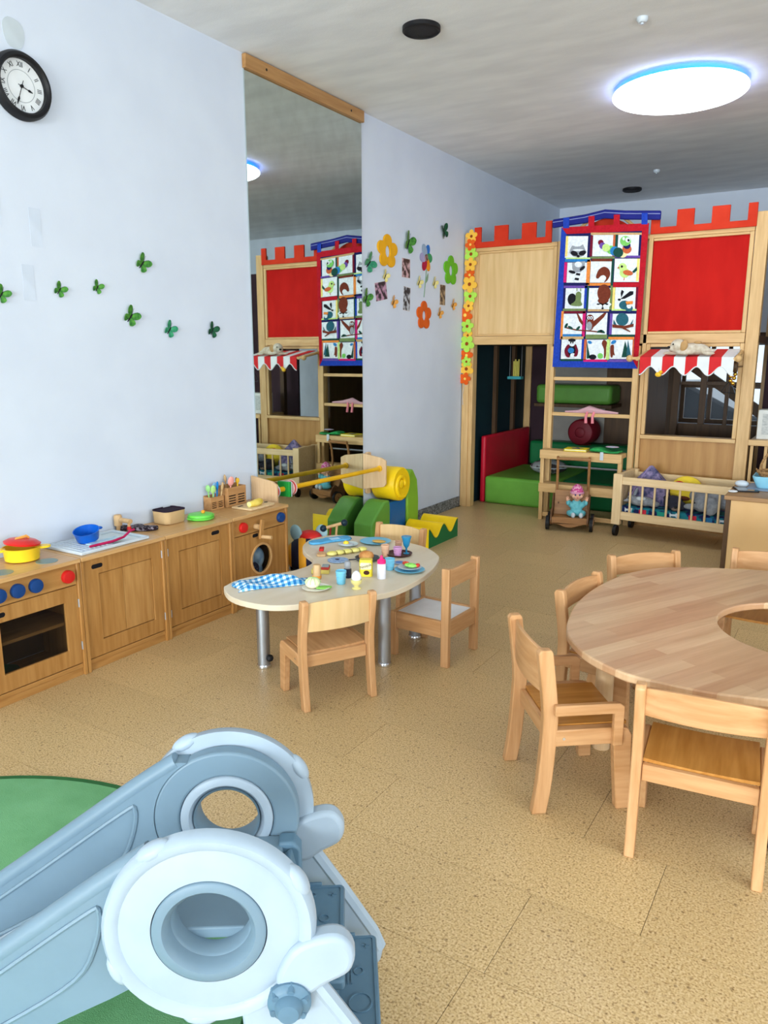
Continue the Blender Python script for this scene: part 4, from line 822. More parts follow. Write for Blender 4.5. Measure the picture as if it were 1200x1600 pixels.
# stove
st_ = unit('stove_cabinet', 'toy stove with blue and red knobs and a glass oven door', 1.645, 2.163)
part('control_board', M_kit, (KF - .018, KF + .001, 1.664, 2.144, .452, .554), parent=st_, bev=.001)
for y, z in ((1.762, .5), (1.848, .5), (1.935, .5)): knob(st_, y, z, .032, M_blue)
knob(st_, 2.098, .5, .031, M_kred)
d = MB().ring([(1.664, .062), (2.144, .062), (2.144, .448), (1.664, .448)], [(1.757, .142), (2.076, .142), (2.076, .378), (1.757, .378)], -.018, .001, (KF, 0, 0), Y_, Z_, X).build('oven_door', M_kitz, st_, bev=.0015)
MB().box(KF - .012, KF - .009, 1.757, 2.076, .142, .378).build('oven_glass', mat('oven_glass', (16, 16, 20), .05, alpha=.35), d, smooth=0)
slot(d, 1.735, .412, .05); hinge(st_, 2.146, .36); hinge(st_, 2.146, .15)
part('oven_shelf', M_kit, (XL + .011, KF - .022, 1.664, 2.144, .265, .28), parent=st_, bev=0)
for x, y in ((-3.075, 2.05), (-3.075, 1.83), (-3.235, 2.07), (-3.235, 1.83)): MB().lathe([(.048, 0), (.048, .0015), (0, .002)], (x, y, KT), 30).build('hotplate', mat('hotplate', (110, 134, 130), .3), st_)
tag(MB().lathe([(.03, 0), (.05, .006), (.075, .04), (.078, .042), (.072, .042), (.048, .01), (0, .008)], (-3.16, 1.83, .0585), 28).build('green_bowl', mat('bowl_green', (20, 96, 66), .4), loc=(-3.16, 1.83, .0585)), 'green bowl inside the toy oven', 'bowl')
# sink
sk_ = unit('sink_cabinet', 'toy sink cabinet with white basin and one panelled door', 2.165, 2.678)
d = panel_door(sk_, 2.184, 2.659, .062, .552, 2.270, 2.598, .139, .472); slot(d, 2.263, .512); hinge(sk_, 2.662, .48); hinge(sk_, 2.662, .14)
bs = MB().ring([(-3.302, 2.19), (-3.015, 2.19), (-3.015, 2.60), (-3.302, 2.60)], [(-3.285, 2.39), (-3.03, 2.39), (-3.03, 2.585), (-3.285, 2.585)], KT + .0005, KT + .016).build('basin', M_white, sk_, bev=.004)
MB().box(-3.285, -3.03, 2.39, 2.585, KT + .0005, KT + .003).build('basin_floor', mat('basin_floor', (214, 226, 228), .3), bs, smooth=0)
for i in range(7): MB().box(-3.28, -3.04, 2.212 + i * .024, 2.220 + i * .024, KT + .016, KT + .0185).build('drain_rib', M_white, bs)
t = thing('wooden_faucet', 'turned wooden faucet with red tip behind the white basin', 'faucet', (-3.292, 2.622, KT))
Wf = wood('faucet_wood', (200, 158, 108), (222, 184, 134), 'z')
MB().lathe([(.012, 0), (.012, .03), (.021, .032), (.022, .08), (.018, .09), (0, .092)], (-3.288, 2.63, KT), 24).build('stand', Wf, t)
MB().cyl((-3.275, 2.63, KT + .064), (-3.19, 2.632, KT + .064), .013).build('spout', Wf, t); MB().cyl((-3.205, 2.632, KT + .054), (-3.205, 2.632, KT + .034), .008).build('nozzle', Wf, t); MB().cyl((-3.205, 2.632, KT + .036), (-3.205, 2.632, KT + .018), .010, .012).build('red_tip', M_kred, t)
# cupboard
cu_ = unit('cupboard_cabinet', 'toy cupboard with plain panelled door between sink and washing machine', 2.68, 3.189)
d = panel_door(cu_, 2.699, 3.17, .062, .552, 2.784, 3.10, .139, .468); slot(d, 3.063, .515); hinge(cu_, 2.702, .48); hinge(cu_, 2.702, .14)
# washing machine
wa_ = unit('washer_cabinet', 'toy washing machine with round window and wooden crank', 3.191, 3.702)
part('control_board', M_kit, (KF - .018, KF + .001, 3.21, 3.683, .452, .554), parent=wa_, bev=.001)
knob(wa_, 3.29, .5, .031, M_kred); knob(wa_, 3.637, .5, .032, M_blue)
hole = circ(.095, 48, (3.45, .275)); sq = []
for p in circ(1, 48): s = max(abs(p[0]), abs(p[1])); sq.append((3.4465 + p[0] / s * .2365, .255 + p[1] / s * .193))
d = MB().ring(sq, hole, -.018, .001, (KF, 0, 0), Y_, Z_, X).build('door', M_kitz, wa_, smooth=30)
slot(d, 3.40, .43, .026)
pr = MB().ring(circ(.099, 40, (3.45, .275)), circ(.086, 40, (3.45, .275)), .001, .007, (KF, 0, 0), Y_, Z_, X).build('window_ring', M_ktop, wa_, bev=.001)
MB().prism(circ(.087, 40, (3.45, .275)), -.002, .001, (KF, 0, 0), Y_, Z_, X).build('round_glass', mat('clear_glass', (30, 34, 38), .05, alpha=.08), pr)
MB().cyl((KF + .002, 3.40, .487), (KF + .035, 3.40, .487), .016).build('crank_peg', Wf, wa_)
MB().prism(rrect(-.014, .014, -.065, .055, .004), .034, .048, (KF, 3.415, .475), (0, .985, -.17), (0, .17, .985), X).build('crank_arm', M_ktopz, wa_, bev=.002)
MB().cyl((KF + .045, 3.41, .425), (KF + .11, 3.425, .425), .011).build('crank_handle', Wf, wa_)
t = thing('toy_laundry', 'blue and white laundry bundle behind the round washing machine window', 'laundry', (-3.12, 3.45, .06))
MB().sph((-3.12, 3.45, .16), (.075, .12, .1)).sph((-3.10, 3.40, .27), (.06, .07, .06)).sph((-3.09, 3.5, .26), (.05, .05, .07)).build('cloth', mat('laundry_blue', (170, 200, 220), .9, (110, 146, 180), 14), t, remesh=.01); MB().sph((-3.06, 3.42, .20), (.03, .06, .05)).build('dotted_cloth', mat('laundry_navy', (24, 34, 60), .9, (150, 160, 190), 120, lo=.62, hi=.66), t)

# things on the worktop
Ty = mat('toy_yellow', (250, 206, 44), .3); Tr = mat('toy_red', (214, 36, 30), .3); Tb = mat('toy_blue', (16, 92, 190), .3)
t = thing('yellow_pot', 'yellow toy pot with two handles on the stove', 'pot', (-3.19, 2.005, KT + .002))
MB().lathe([(.066, 0), (.074, .004), (.080, .058), (.083, .062), (.078, .062), (.072, .006), (0, .005)], (-3.19, 2.005, KT + .002), 36).build('pot', Ty, t)
for s in (-1, 1):
    MB().prism(spline([(.07, -.022), (.10, -.026), (.122, -.012), (.122, .012), (.10, .026), (.07, .022)], 3), .048, .058, (-3.19, 2.005, KT + .002), (.5 * s, .866 * s, 0), (-.866 * s, .5 * s, 0)).build('handle', Ty, t, bev=.002)
t = thing('red_pot_lid', 'red lid lying tilted on the yellow toy pot', 'lid', (-3.19, 2.01, KT + .066)); ax = Vector((.05, .12, 1)).normalized()
MB().lathe([(.06, 0), (.078, .004), (.08, .012), (.06, .024), (.03, .028), (0, .028)], (-3.19, 2.01, KT + .073), 36, ax).build('disc', Tr, t)
MB().tube([(-3.19, 1.975, KT + .094), (-3.19, 1.985, KT + .104), (-3.19, 2.035, KT + .108), (-3.19, 2.045, KT + .098)], .007, 8).build('grip', mat('toy_orange', (240, 170, 80), .4), t)
t = thing('blue_bowl', 'blue toy saucepan leaning in the white basin', 'saucepan', (-3.16, 2.34, KT + .02)); ax = Vector((.12, -.25, 1)).normalized()
MB().lathe([(.045, 0), (.052, .003), (.062, .05), (.064, .052), (.060, .052), (.05, .006), (0, .005)], (-3.165, 2.345, KT + .030), 32, ax).build('pan', Tb, t); MB().sph((-3.15, 2.405, KT + .080), (.016, .014, .008)).build('handle', Tb, t)
t = thing('pink_spatula', 'crimson handled toy spatula with pale blue blade across the basin', 'spatula', (-3.08, 2.42, KT + .02))
MB().tube([(-3.055, 2.27, KT + .024), (-3.05, 2.40, KT + .024), (-3.055, 2.47, KT + .03), (-3.065, 2.52, KT + .05), (-3.07, 2.55, KT + .052)], [.006, .007, .006, .006, .006], 8).build('handle', mat('crimson', (180, 20, 80), .35), t)
MB().prism([(-.055, -.13), (.0, -.13), (.01, .07), (-.07, .06)], .02, .026, (-3.06, 2.42, KT)).build('blade', mat('pale_blue', (150, 200, 220), .4, (216, 236, 240), 50), t, bev=.002)
t = thing('dark_mitt', 'dark patterned oven mitt lying between basin and fabric basket', 'oven mitt', (-3.22, 2.71, KT + .001), .5)
MB().prism(spline([(-.11, -.035), (-.03, -.045), (.06, -.04), (.10, -.01), (.09, .03), (.02, .03), (.0, .06), (-.04, .055), (-.05, .025), (-.11, .03)], 4), 0, .02).build('mitt', mat('mitt_dark', (40, 26, 34), .9, (150, 140, 150), 60, lo=.5, hi=.6), t, local=True, bev=.006, seg=3)
MB().box(-.115, -.10, -.036, .031, .002, .021).build('cuff', M_black, t, local=True)
t = thing('fabric_basket', 'small beige fabric basket with dark inside on the toy worktop', 'basket', (-3.225, 2.93, KT + .001))
rr = lambda s, z, e=0: [(x, y, z) for x, y in rrect(-3.225 - .062 * s + e, -3.225 + .062 * s - e, 2.93 - .074 * s + e, 2.93 + .074 * s - e, .03 * s)]
z0 = KT + .001
MB().loft([rr(.92, z0), rr(.98, z0 + .004), rr(1.04, z0 + .07), rr(1.05, z0 + .074), rr(1.0, z0 + .074), rr(.94, z0 + .006)]).build('bag', mat('canvas', (206, 174, 126), .9, bump=.3, bscale=200), t)
MB().loft([rr(1.06, z0 + .072), rr(1.06, z0 + .078), rr(.99, z0 + .078), rr(.92, z0 + .008)]).build('inner_wall', mat('canvas_dark', (36, 20, 40), .9), t)  # inside of the basket in a plain dark colour
MB().box(-3.166, -3.162, 2.935, 2.965, z0 + .052, z0 + .062).build('handle_hole_shade', M_shade, t); MB().box(-3.166, -3.1625, 2.90, 2.925, z0 + .052, z0 + .06).build('green_logo', mat('logo_green', (160, 190, 60), .7), t)  # handle hole is a dark patch with its shade painted on
MB().box(-3.27, -3.267, 2.93, 2.98, z0 + .079, z0 + .085).build('paper_tag', M_white, t)
t = thing('green_pan', 'bright green toy pan with lid and orange knob', 'pan', (-3.135, 3.085, KT + .001)); Tg = mat('toy_green', (104, 206, 76), .3)
MB().lathe([(.068, 0), (.075, .004), (.078, .016), (.074, .016), (0, .012)], (-3.135, 3.085, KT + .001), 36).build('pan', Tg, t); MB().lathe([(.074, .017), (.074, .022), (.07, .03), (.04, .036), (0, .037)], (-3.135, 3.085, KT + .001), 36).build('lid', Tg, t); MB().sph((-3.12, 3.09, KT + .044), .011).build('lid_knob', mat('toy_orange2', (240, 160, 40), .4), t)
for s in (-1, 1): MB().box(-3.15, -3.12, 3.085 + s * .086 - .012, 3.085 + s * .086 + .012, KT + .012, KT + .018).build('ear', Tg, t, bev=.003)
M_ply2 = wood('caddy_ply', (176, 126, 78), (204, 156, 104), 'y')
def caddy(label, x0, x1, y0, y1, h, cols):
    t = thing('utensil_caddy', label, 'caddy', ((x0 + x1) / 2, (y0 + y1) / 2, KT + .001), 0, 'wooden utensil caddies'); z = KT + .001; th = .006
    part('back_board', M_ply2, (x0, x0 + th, y0, y1, z, z + h * 1.08), parent=t, bev=.001); part('side_board', M_ply2, (x0 + th, x1 - th, y0, y0 + th, z, z + h), parent=t, bev=.001); part('side_board', M_ply2, (x0 + th, x1 - th, y1 - th, y1, z, z + h), parent=t, bev=.001); part('bottom', M_ply2, (x0 + th, x1 - th, y0 + th, y1 - th, z, z + th), parent=t, bev=0)
    part('inner_shade', M_shade, (x1 - th - .003, x1 - th - .001, y0 + th, y1 - th, z + th, z + h * .95), parent=t, bev=0)  # dark sheet added as painted shade behind the front slats
    n = 5; gap = (y1 - y0) / cols
    for c in range(cols + 1): yy = y0 + c * gap; part('front_stile', M_ply2, (x1 - th, x1, max(y0, yy - .008), min(y1, yy + .008), z, z + h), parent=t, bev=.001)
    for c in range(cols):
        for i in range(n):
            zz = z + (.0 if i == 0 else h * (.08 + i * .13)); part('front_slat', M_ply2, (x1 - th, x1, y0 + c * gap + .008, y0 + (c + 1) * gap - .008, zz, (z + h * .14) if i == 0 else (z + h if i == n - 1 else zz + h * .07)), parent=t, bev=0)
    return t
caddy('small wooden caddy holding green and blue toy spoons', -3.308, -3.245, 3.285, 3.395, .08, 2)
caddy('larger wooden caddy with wooden spoons and pink egg spoon', -3.308, -3.225, 3.412, 3.575, .122, 2)
def spoon(label, base, tip, r, c, nm='toy_spoon'):
    base = Vector(base); tip = Vector(tip); t = thing(nm, label, 'spoon', base, 0, 'toy spoons in the caddies'); m = mat('spoon_%d_%d' % (c[0], c[2]), c, .4)
    MB().tube([base, base.lerp(tip, .7), tip], [.004, .004, .005], 6).build('handle', m, t); d = (tip - base).normalized()
    rot = d.to_track_quat('Z', 'X').to_matrix().to_4x4(); MB().sph(tip + d * r * 1.2, (r * .42, r * .9, r * 1.3), 12, 8, rot).build('bowl', m, t)
zc = KT + .018
spoon('pale green toy spoon nearest the wall end of the small caddy', (-3.28, 3.31, zc), (-3.275, 3.296, zc + .095), .018, (150, 210, 130)); spoon('light green toy spoon in the small caddy', (-3.27, 3.325, zc), (-3.262, 3.322, zc + .085), .02, (170, 214, 130)); spoon('grey blue toy spoon in the small caddy', (-3.285, 3.345, zc), (-3.27, 3.342, zc + .10), .02, (120, 160, 190)); spoon('bright blue toy spatula in the small caddy', (-3.27, 3.355, zc), (-3.265, 3.36, zc + .098), .022, (20, 130, 206)); spoon('wooden spoon sticking out of the small caddy', (-3.262, 3.375, zc), (-3.25, 3.385, zc + .092), .022, (206, 170, 120))
spoon('tall wooden spoon at the back of the larger caddy', (-3.285, 3.47, zc), (-3.29, 3.462, zc + .13), .02, (196, 160, 112)); spoon('pink egg shaped spoon at the front of the larger caddy', (-3.262, 3.46, zc), (-3.236, 3.45, zc + .116), .024, (234, 160, 150)); spoon('yellow toy spoon in the larger caddy', (-3.25, 3.52, zc), (-3.238, 3.515, zc + .122), .014, (240, 190, 50)); spoon('dark wooden stick spoon in the larger caddy', (-3.27, 3.53, zc), (-3.268, 3.535, zc + .125), .012, (150, 104, 64))
t = thing('cutting_board', 'pale wooden toy cutting board on the washing machine top', 'cutting board', (-3.105, 3.53, KT + .001))
MB().prism([(-.09, -.125), (.07, -.125), (.07, .09), (.05, .12), (-.05, .12), (-.09, .09)], 0, .012, (-3.105, 3.53, KT + .001)).build('board', M_pale, t, bev=.003); MB().cyl((-3.11, 3.628, KT + .012), (-3.11, 3.628, KT + .0142), .013).build('hang_hole_shade', M_shade, t); MB().box(-3.16, -3.145, 3.42, 3.46, KT + .012, KT + .014).build('groove_shade', M_shade, t)  # hole and groove are solid dark pieces painted as shade
t = thing('toy_banana', 'yellow toy banana lying on the cutting board', 'banana', (-3.10, 3.53, KT + .014))
MB().tube([(-3.085, 3.45, KT + .03), (-3.075, 3.49, KT + .034), (-3.085, 3.54, KT + .034), (-3.105, 3.58, KT + .03)], [.016, .022, .022, .012], 12).build('fruit', mat('banana', (238, 204, 70), .5, (246, 220, 110), 30), t); MB().tube([(-3.105, 3.58, KT + .03), (-3.115, 3.595, KT + .036)], .006, 8).build('stem', mat('banana_tip', (200, 150, 40), .6), t); MB().sph((-3.088, 3.447, KT + .03), (.017, .008, .017)).build('cut_face', mat('banana_in', (250, 236, 150), .6), t)

# barre with beads in front of the mirror
br = thing('bead_bar', 'yellow round bar with turning beads mounted across the mirror', 'toy bar', (-3.2, 4.4, .4))
MB().cyl((-3.145, 3.735, .637), (-3.145, 5.06, .620), .0165, n=16).build('bar', mat('bar_yellow', (236, 180, 24), .35), br)
M_brk = wood('bracket_ply', (214, 176, 132), (230, 198, 156), 'z')
for y, yy in ((3.715, 3.733), (5.055, 5.073)):
    MB().prism([(-3.305, .44), (-3.305, .73), (-3.13, .705), (-3.09, .685), (-3.09, .50), (-3.11, .475)], y, yy, (0, 0, 0), X, Z_, (0, 1, 0)).build('bracket', M_brk, br, bev=.003)
    MB().lathe([(.024, 0), (.024, .012), (.018, .014)], (-3.145, y if y > 4 else yy, .62 if y > 4 else .637), 20, (0, -1, 0) if y > 4 else Y_).build('collar', mat('bar_yellow', (236, 180, 24), .35), br)
MB().prism(rrect(-.035, .035, -.16, .18, .02), 0, .022, (XL + .003, 5.125, .555), Y_, Z_, X).build('wall_plate', M_brk, br, bev=.004); MB().cyl((XL + .02, 5.125, .70), (XL + .027, 5.125, .70), .006, n=8).build('screw', M_black, br)
for y, r, m in ((3.745, .045, Tr), (3.756, .045, M_white), (3.90, .05, mat('bead_pink', (236, 196, 190), .5)), (3.912, .05, Tr), (3.924, .052, mat('bead_pink', (236, 196, 190), .5))): MB().cyl((-3.145, y, .635), (-3.145, y + .010, .635), r, n=24).build('bead_disc', m, br)
MB().box(-3.195, -3.095, 3.85, 3.872, .585, .685).build('bead_square', mat('bead_green', (30, 150, 60), .4), br, bev=.003); MB().box(-3.195, -3.095, 3.872, 3.88, .585, .685).build('bead_square', M_white, br, bev=.002)
MB().cyl((-3.1, 3.714, .56), (-3.1, 3.711, .56), .006, n=8).build('screw', M_black, br)

# ================================================================ SOFT PLAY BLOCKS by the mirror
def yz_block(name, poly, x0, x1, m, label, cat='foam block', bev=.015):
    c = ((x0 + x1) / 2, sum(p[0] for p in poly) / len(poly), min(p[1] for p in poly))
    return tag(MB().prism(poly, x0, x1, (0, 0, 0), Y_, Z_, X).build(name, m, loc=c, bev=bev, seg=3), label, cat)
yz_block('foam_wedge', [(4.85, 0), (4.85, .205), (4.92, .27), (5.03, .35), (5.07, .362), (5.12, .36), (5.13, .30), (5.13, 0)], -3.265, -3.09, M_gren, 'mid green foam wedge leaning by the mirror')
yz_block('foam_cube', [(5.14, 0), (5.14, .333), (5.40, .333), (5.40, 0)], -3.27, -3.10, M_vblue, 'blue foam block under the yellow roll')
t = thing('foam_roll', 'yellow foam roll with spiral end lying on the blue block', 'foam roll', (-3.17, 5.26, .335))
MB().lathe([(0, 0), (.13, 0), (.138, .01), (.138, .205), (.13, .215), (.08, .213), (0, .208)], (-3.275, 5.26, .474), 36, X).build('roll', M_yel, t)
sp = [(-3.06, 5.26 + (.035 + .075 * k / 30) * math.cos(-.5 + 5.6 * k / 30), .474 + (.035 + .075 * k / 30) * math.sin(-.5 + 5.6 * k / 30)) for k in range(31)]
MB().tube(sp, .016, 8).build('spiral', M_yel, t); MB().sph((-3.062, 5.26, .474), (.012, .038, .038)).build('core', M_yel, t)
yz_block('foam_arch', [(5.42, 0), (5.405, .25), (5.42, .50), (5.45, .56), (5.50, .565), (5.575, .47), (5.60, .30), (5.60, .1), (5.585, 0)], -3.29, -3.09, M_lgren, 'tall light green foam piece standing against the wall')
t = thing('wave_mat', 'yellow wavy foam mat with dark green sides on the floor', 'foam mat', (-2.9, 5.39, 0))
wz = lambda y: .115 + .045 * math.cos(2 * math.pi * (y - 5.135) / .255)
ys = [5.135 + .52 * i / 40 for i in range(41)]
poly = [(y, wz(y)) for y in ys]
MB().prism([(5.135, .0)] + [(y, z - .006) for y, z in poly] + [(5.655, .0)], -3.06, -2.742, (0, 0, 0), Y_, Z_, X).build('core', M_dgren, t)
b = MB(); b.loft([[(-3.062, y, z - .005), (-2.738, y, z - .005), (-2.738, y, z + .002), (-3.062, y, z + .002)] for y, z in [(5.13, .004)] + [(5.131, .15)] + poly]); b.build('yellow_cover', M_yel, t)

# ride-on bee behind the table
be = thing('ride_on_bee', 'striped bee ride-on toy with red seat and ball-ended handlebar', 'ride-on toy', (-3.07, 4.02, 0))
NV = mat('bee_navy', (24, 26, 52), .6); BY = mat('bee_yellow', (238, 166, 40), .6)
R0 = [.03, .085, .12, .14, .145, .135, .11, .07, .02]; xs = [-.20 + .05 * i for i in range(9)]
dirb = Vector((.80, .60, 0)); c0 = Vector((-3.05, 4.04, .16))
for i in range(8):
    MB().lathe([(R0[i], xs[i]), ((R0[i] + R0[i + 1]) / 2 + .005, (xs[i] + xs[i + 1]) / 2), (R0[i + 1], xs[i + 1] - .0005)], c0, 28, dirb).build('stripe', NV if i % 2 else BY, be)
MB().sph(c0 + Vector((-.02, -.01, .125)), (.09, .07, .045)).build('seat', M_kred, be)
for k, (dx, dy, r) in enumerate(((-.10, -.06, 0), (.04, .04, 0))): MB().sph(c0 + Vector((dx, dy, .15)), (.05, .018, .06), 16, 10, Matrix.Rotation(math.radians(-20 + 40 * k), 4, 'Y')).build('wing', mat('wing_pale', (150, 186, 196), .5), be)
for s in (-.12, .12):
    for q_ in (-.1, .1):
        w0 = c0 + dirb * s + Vector((-.6, .8, 0)) * q_; w0.z = .045
        MB().cyl(w0 - Vector((-.6, .8, 0)) * .012, w0 + Vector((-.6, .8, 0)) * .012, .045, n=20).build('wheel', M_black, be)
h0, h1 = Vector((-2.985, 4.07, .345)), Vector((-2.87, 4.155, .382))
MB().cyl(h0, h1, .011, n=12).build('handlebar', Wf, be)
for p in (h0, h1): MB().sph(p, .024).build('grip_ball', mat('ball_green', (12, 40, 56), .4), be)
for f, m in ((.35, mat('post_red', (130, 30, 30), .5)), (.65, Wf)):
    a = h0.lerp(h1, f); MB().cyl(a, (a.x - .02, a.y + .0, .20), .008, n=10).build('handle_post', m, be)

# ================================================================ CHAIRS
def chair_proto(name, w, d, sz, top, bz0, bz1, arm=False, t=.03, pw=.044, seat_m=None, back_m=None):
    """local frame: rear posts on y=0, sitter looks to +y"""
    r = thing(name, 'beech child chair', 'chair', (0, 0, 0), 0)
    for sx in (-1, 1):
        x = sx * w / 2; x0, x1 = x - t / 2, x + t / 2
        cen = [(-.028, 0), (-.012, .12), (-.002, sz), (-.004, sz + .08), (-.020, top - .07), (-.028, top - .012)]
        P = [(y + pw * .42, z) for y, z in cen]; Pb = [(y - pw * .58, z) for y, z in reversed(cen)]
        tip = [(-.028 + pw * .30, top), (-.028 - pw * .4, top)]
        MB().prism(spline(P, 3, False) + tip + spline(Pb, 3, False), x0, x1, (0, 0, 0), Y_, Z_, X).build('rear_leg', M_beechz, r, local=True, bev=.004)
        fl = [(d + .02 - .048, 0), (d + .02, 0), (d + .012, sz - .03), (d - .002, sz - .006), (d - .025, sz), (.012, sz), (.012, sz - .058), (d - .05, sz - .058)]
        MB().prism(fl, x0 + (.001 if sx > 0 else -.001), x1 + (.001 if sx > 0 else -.001), (0, 0, 0), Y_, Z_, X).build('front_leg', M_beechy, r, local=True, bev=.004)
        if arm:
            az = sz + .095
            MB().prism([(.0, az - .036), (.0, az), (d - .045, az), (d - .028, az - .012), (d - .028, sz - .055), (d - .062, sz - .055), (d - .062, az - .036)], x1 if sx > 0 else x0 - .022, x1 + .022 if sx > 0 else x0, (0, 0, 0), Y_, Z_, X).build('armrest', M_beechy, r, local=True, bev=.004)
    iw = w / 2 - t / 2 - .001
    seat = [[(x, y, sz - .012 + dz + .006 * (2 * x / w) ** 2) for x, dz in [(-iw + 2 * iw * k / 6, 0) for k in range(7)] + [(iw - 2 * iw * k / 6, .011) for k in range(7)]] for y in (.014, d * .35, d * .7, d + .005)]
    MB().loft(seat).build('seat', seat_m or M_ply, r, local=True)
    MB().box(-iw, iw, -.006, .013, sz - .062, sz - .008).build('rear_rail', M_beech, r, local=True, bev=.003)
    n = 12; bx = iw + .004; out = []; inn = []
    f = lambda x: -.030 - .020 * (1 - (x / bx) ** 2)
    rings = []
    for k in range(n + 1):
        x = -bx + 2 * bx * k / n; y = f(x); cr = .010 * (1 - (x / bx) ** 2)
        rings.append([(x, y, bz0), (x, y + .012, bz0), (x, y + .009, bz1 + cr), (x, y - .003, bz1 + cr)])
    MB().loft(rings).build('backrest', back_m or M_beech, r, local=True, bev=.002)
    for sx in (-1, 1): MB().cyl((sx * (w / 2 + t / 2 + .0005), .04, sz - .03), (sx * (w / 2 + t / 2 + .003), .04, sz - .03), .005, n=10).build('bolt', M_chrome, r, local=True)
    return r
def put(c, label, loc, deg, group):
    c.location = loc; c.rotation_euler = (0, 0, math.radians(deg)); c['label'] = label; c['group'] = group
    FR[c.name] = Matrix.Translation(Vector(loc)) @ Matrix.Rotation(math.radians(deg), 4, 'Z'); return c
GB = 'beech chairs around the big table'; GS = 'small beech chairs at the kidney table'
big = chair_proto('child_chair', .352, .265, .30, .562, .462, .548)
put(big, 'beech chair with golden seat standing nearest to the viewer at the big table', (-.268, 2.205, 0), 6, GB)
dup(big, 'beech chair tucked under the left side of the big table behind the armchair', (-.882, 3.075, 0), -98)
dup(big, 'beech chair at the far left corner of the big table', (-.765, 3.675, 0), -134)
dup(big, 'beech chair at the far side of the big table in front of the cabinet', (-.245, 4.0, 0), 180)
armc = chair_proto('child_armchair', .342, .262, .30, .578, .42, .562, arm=True, t=.034, pw=.05)
put(armc, 'beech child chair with armrests at the left front of the big table', (-.838, 2.373, 0), -52, GB)
sm = chair_proto('small_chair', .322, .22, .245, .492, .352, .478, seat_m=M_beechy, back_m=M_birch)
put(sm, 'small beech chair with its back to the viewer at the kidney table', (-1.815, 2.555, 0), 60, GS)
dup(sm, 'small beech chair at the far side of the kidney table, mostly hidden', (-2.26, 3.84, 0), 176)
# box chair with white seat
bc = thing('box_chair', 'beech box-frame chair with white seat at the right of the kidney table', 'chair', (-1.56, 3.275, 0), math.radians(87))
for sx in (-1, 1):
    x = sx * .145
    MB().box(x - .014, x + .014, -.018, .024, 0, .50 if sx else .5).build('rear_leg', M_beechz, bc, local=True, bev=.003); MB().box(x - .014, x + .014, .285, .325, 0, .232).build('front_leg', M_beechz, bc, local=True, bev=.003)
    MB().box(x - .011, x + .011, .025, .284, .148, .232).build('side_rail', M_beechy, bc, local=True, bev=.002)
MB().box(-.13, .13, -.012, .008, .148, .232).build('rear_rail', M_beech, bc, local=True, bev=.002); MB().box(-.13, .13, .30, .318, .148, .232).build('front_rail', M_beech, bc, local=True, bev=.002)
MB().box(-.13, .13, -.010, .008, .40, .488).build('backrest', M_beech, bc, local=True, bev=.002); MB().box(-.133, .133, .009, .299, .214, .226).build('seat', mat('seat_white', (226, 228, 232), .35), bc, local=True, bev=.002)

# ================================================================ BIG TABLE
TZ = .52
bt = thing('horseshoe_table', 'large beech table with rounded corners and a half-round cut-out', 'table', (-.1, 3.05, 0))
left = spline([(-.12, 2.328), (-.287, 2.289), (-.474, 2.291), (-.559, 2.314), (-.66, 2.377), (-.738, 2.463), (-.801, 2.571), (-.846, 2.747), (-.868, 2.913), (-.864, 3.136), (-.828, 3.35), (-.785, 3.475), (-.70, 3.61), (-.57, 3.702), (-.412, 3.773), (-.255, 3.831)], 4, False)
cut = [(-.03 + .325 * math.cos(a), 3.03 + .325 * math.sin(a)) for a in [math.radians(90 + 180 * i / 24) for i in range(25)]]
out = left + [(.1, 3.89), (.42, 3.86), (.62, 3.70), (.66, 3.40), (.60, 3.355)] + cut + [(.62, 2.70), (.68, 2.66), (.68, 2.55), (.58, 2.44), (.35, 2.40)]
def table_wood():
    m = bpy.data.materials.new('table_beech'); m.use_nodes = True; nt = m.node_tree; b = nt.nodes['Principled BSDF']
    tc = nt.nodes.new('ShaderNodeTexCoord'); mp = nt.nodes.new('ShaderNodeMapping'); mp.inputs['Rotation'].default_value = (0, 0, math.radians(-62)); nt.links.new(tc.outputs['Object'], mp.inputs[0])
    br_ = nt.nodes.new('ShaderNodeTexBrick'); br_.inputs['Scale'].default_value = 1; br_.inputs['Brick Width'].default_value = .62; br_.inputs['Row Height'].default_value = .055; br_.inputs['Mortar Size'].default_value = 0; br_.offset = .37
    br_.inputs['Color1'].default_value = lin((222, 186, 146)); br_.inputs['Color2'].default_value = lin((196, 150, 112)); nt.links.new(mp.outputs[0], br_.inputs['Vector'])
    mp2 = nt.nodes.new('ShaderNodeMapping'); mp2.inputs['Scale'].default_value = (3, 42, 1); nt.links.new(mp.outputs[0], mp2.inputs[0])
    n = nt.nodes.new('ShaderNodeTexNoise'); n.inputs['Scale'].default_value = 1; n.inputs['Detail'].default_value = 5; nt.links.new(mp2.outputs[0], n.inputs['Vector'])
    r = nt.nodes.new('ShaderNodeValToRGB'); nt.links.new(n.outputs['Fac'], r.inputs[0]); e = r.color_ramp.elements; e[0].position = .3; e[0].color = (.80, .74, .68, 1); e[1].position = .65; e[1].color = (1, 1, 1, 1)
    mx = nt.nodes.new('ShaderNodeMix'); mx.data_type = 'RGBA'; mx.blend_type = 'MULTIPLY'; mx.inputs[0].default_value = .8; nt.links.new(br_.outputs['Color'], mx.inputs[6]); nt.links.new(r.outputs[0], mx.inputs[7])
    nt.links.new(mx.outputs[2], b.inputs['Base Color']); b.inputs['Roughness'].default_value = .3; return m
MB().prism(out, TZ - .028, TZ).build('tabletop', table_wood(), bt, bev=.006, seg=3)
apr = [(-.62, 2.5), (-.68, 2.75), (-.68, 3.1), (-.52, 3.5)]
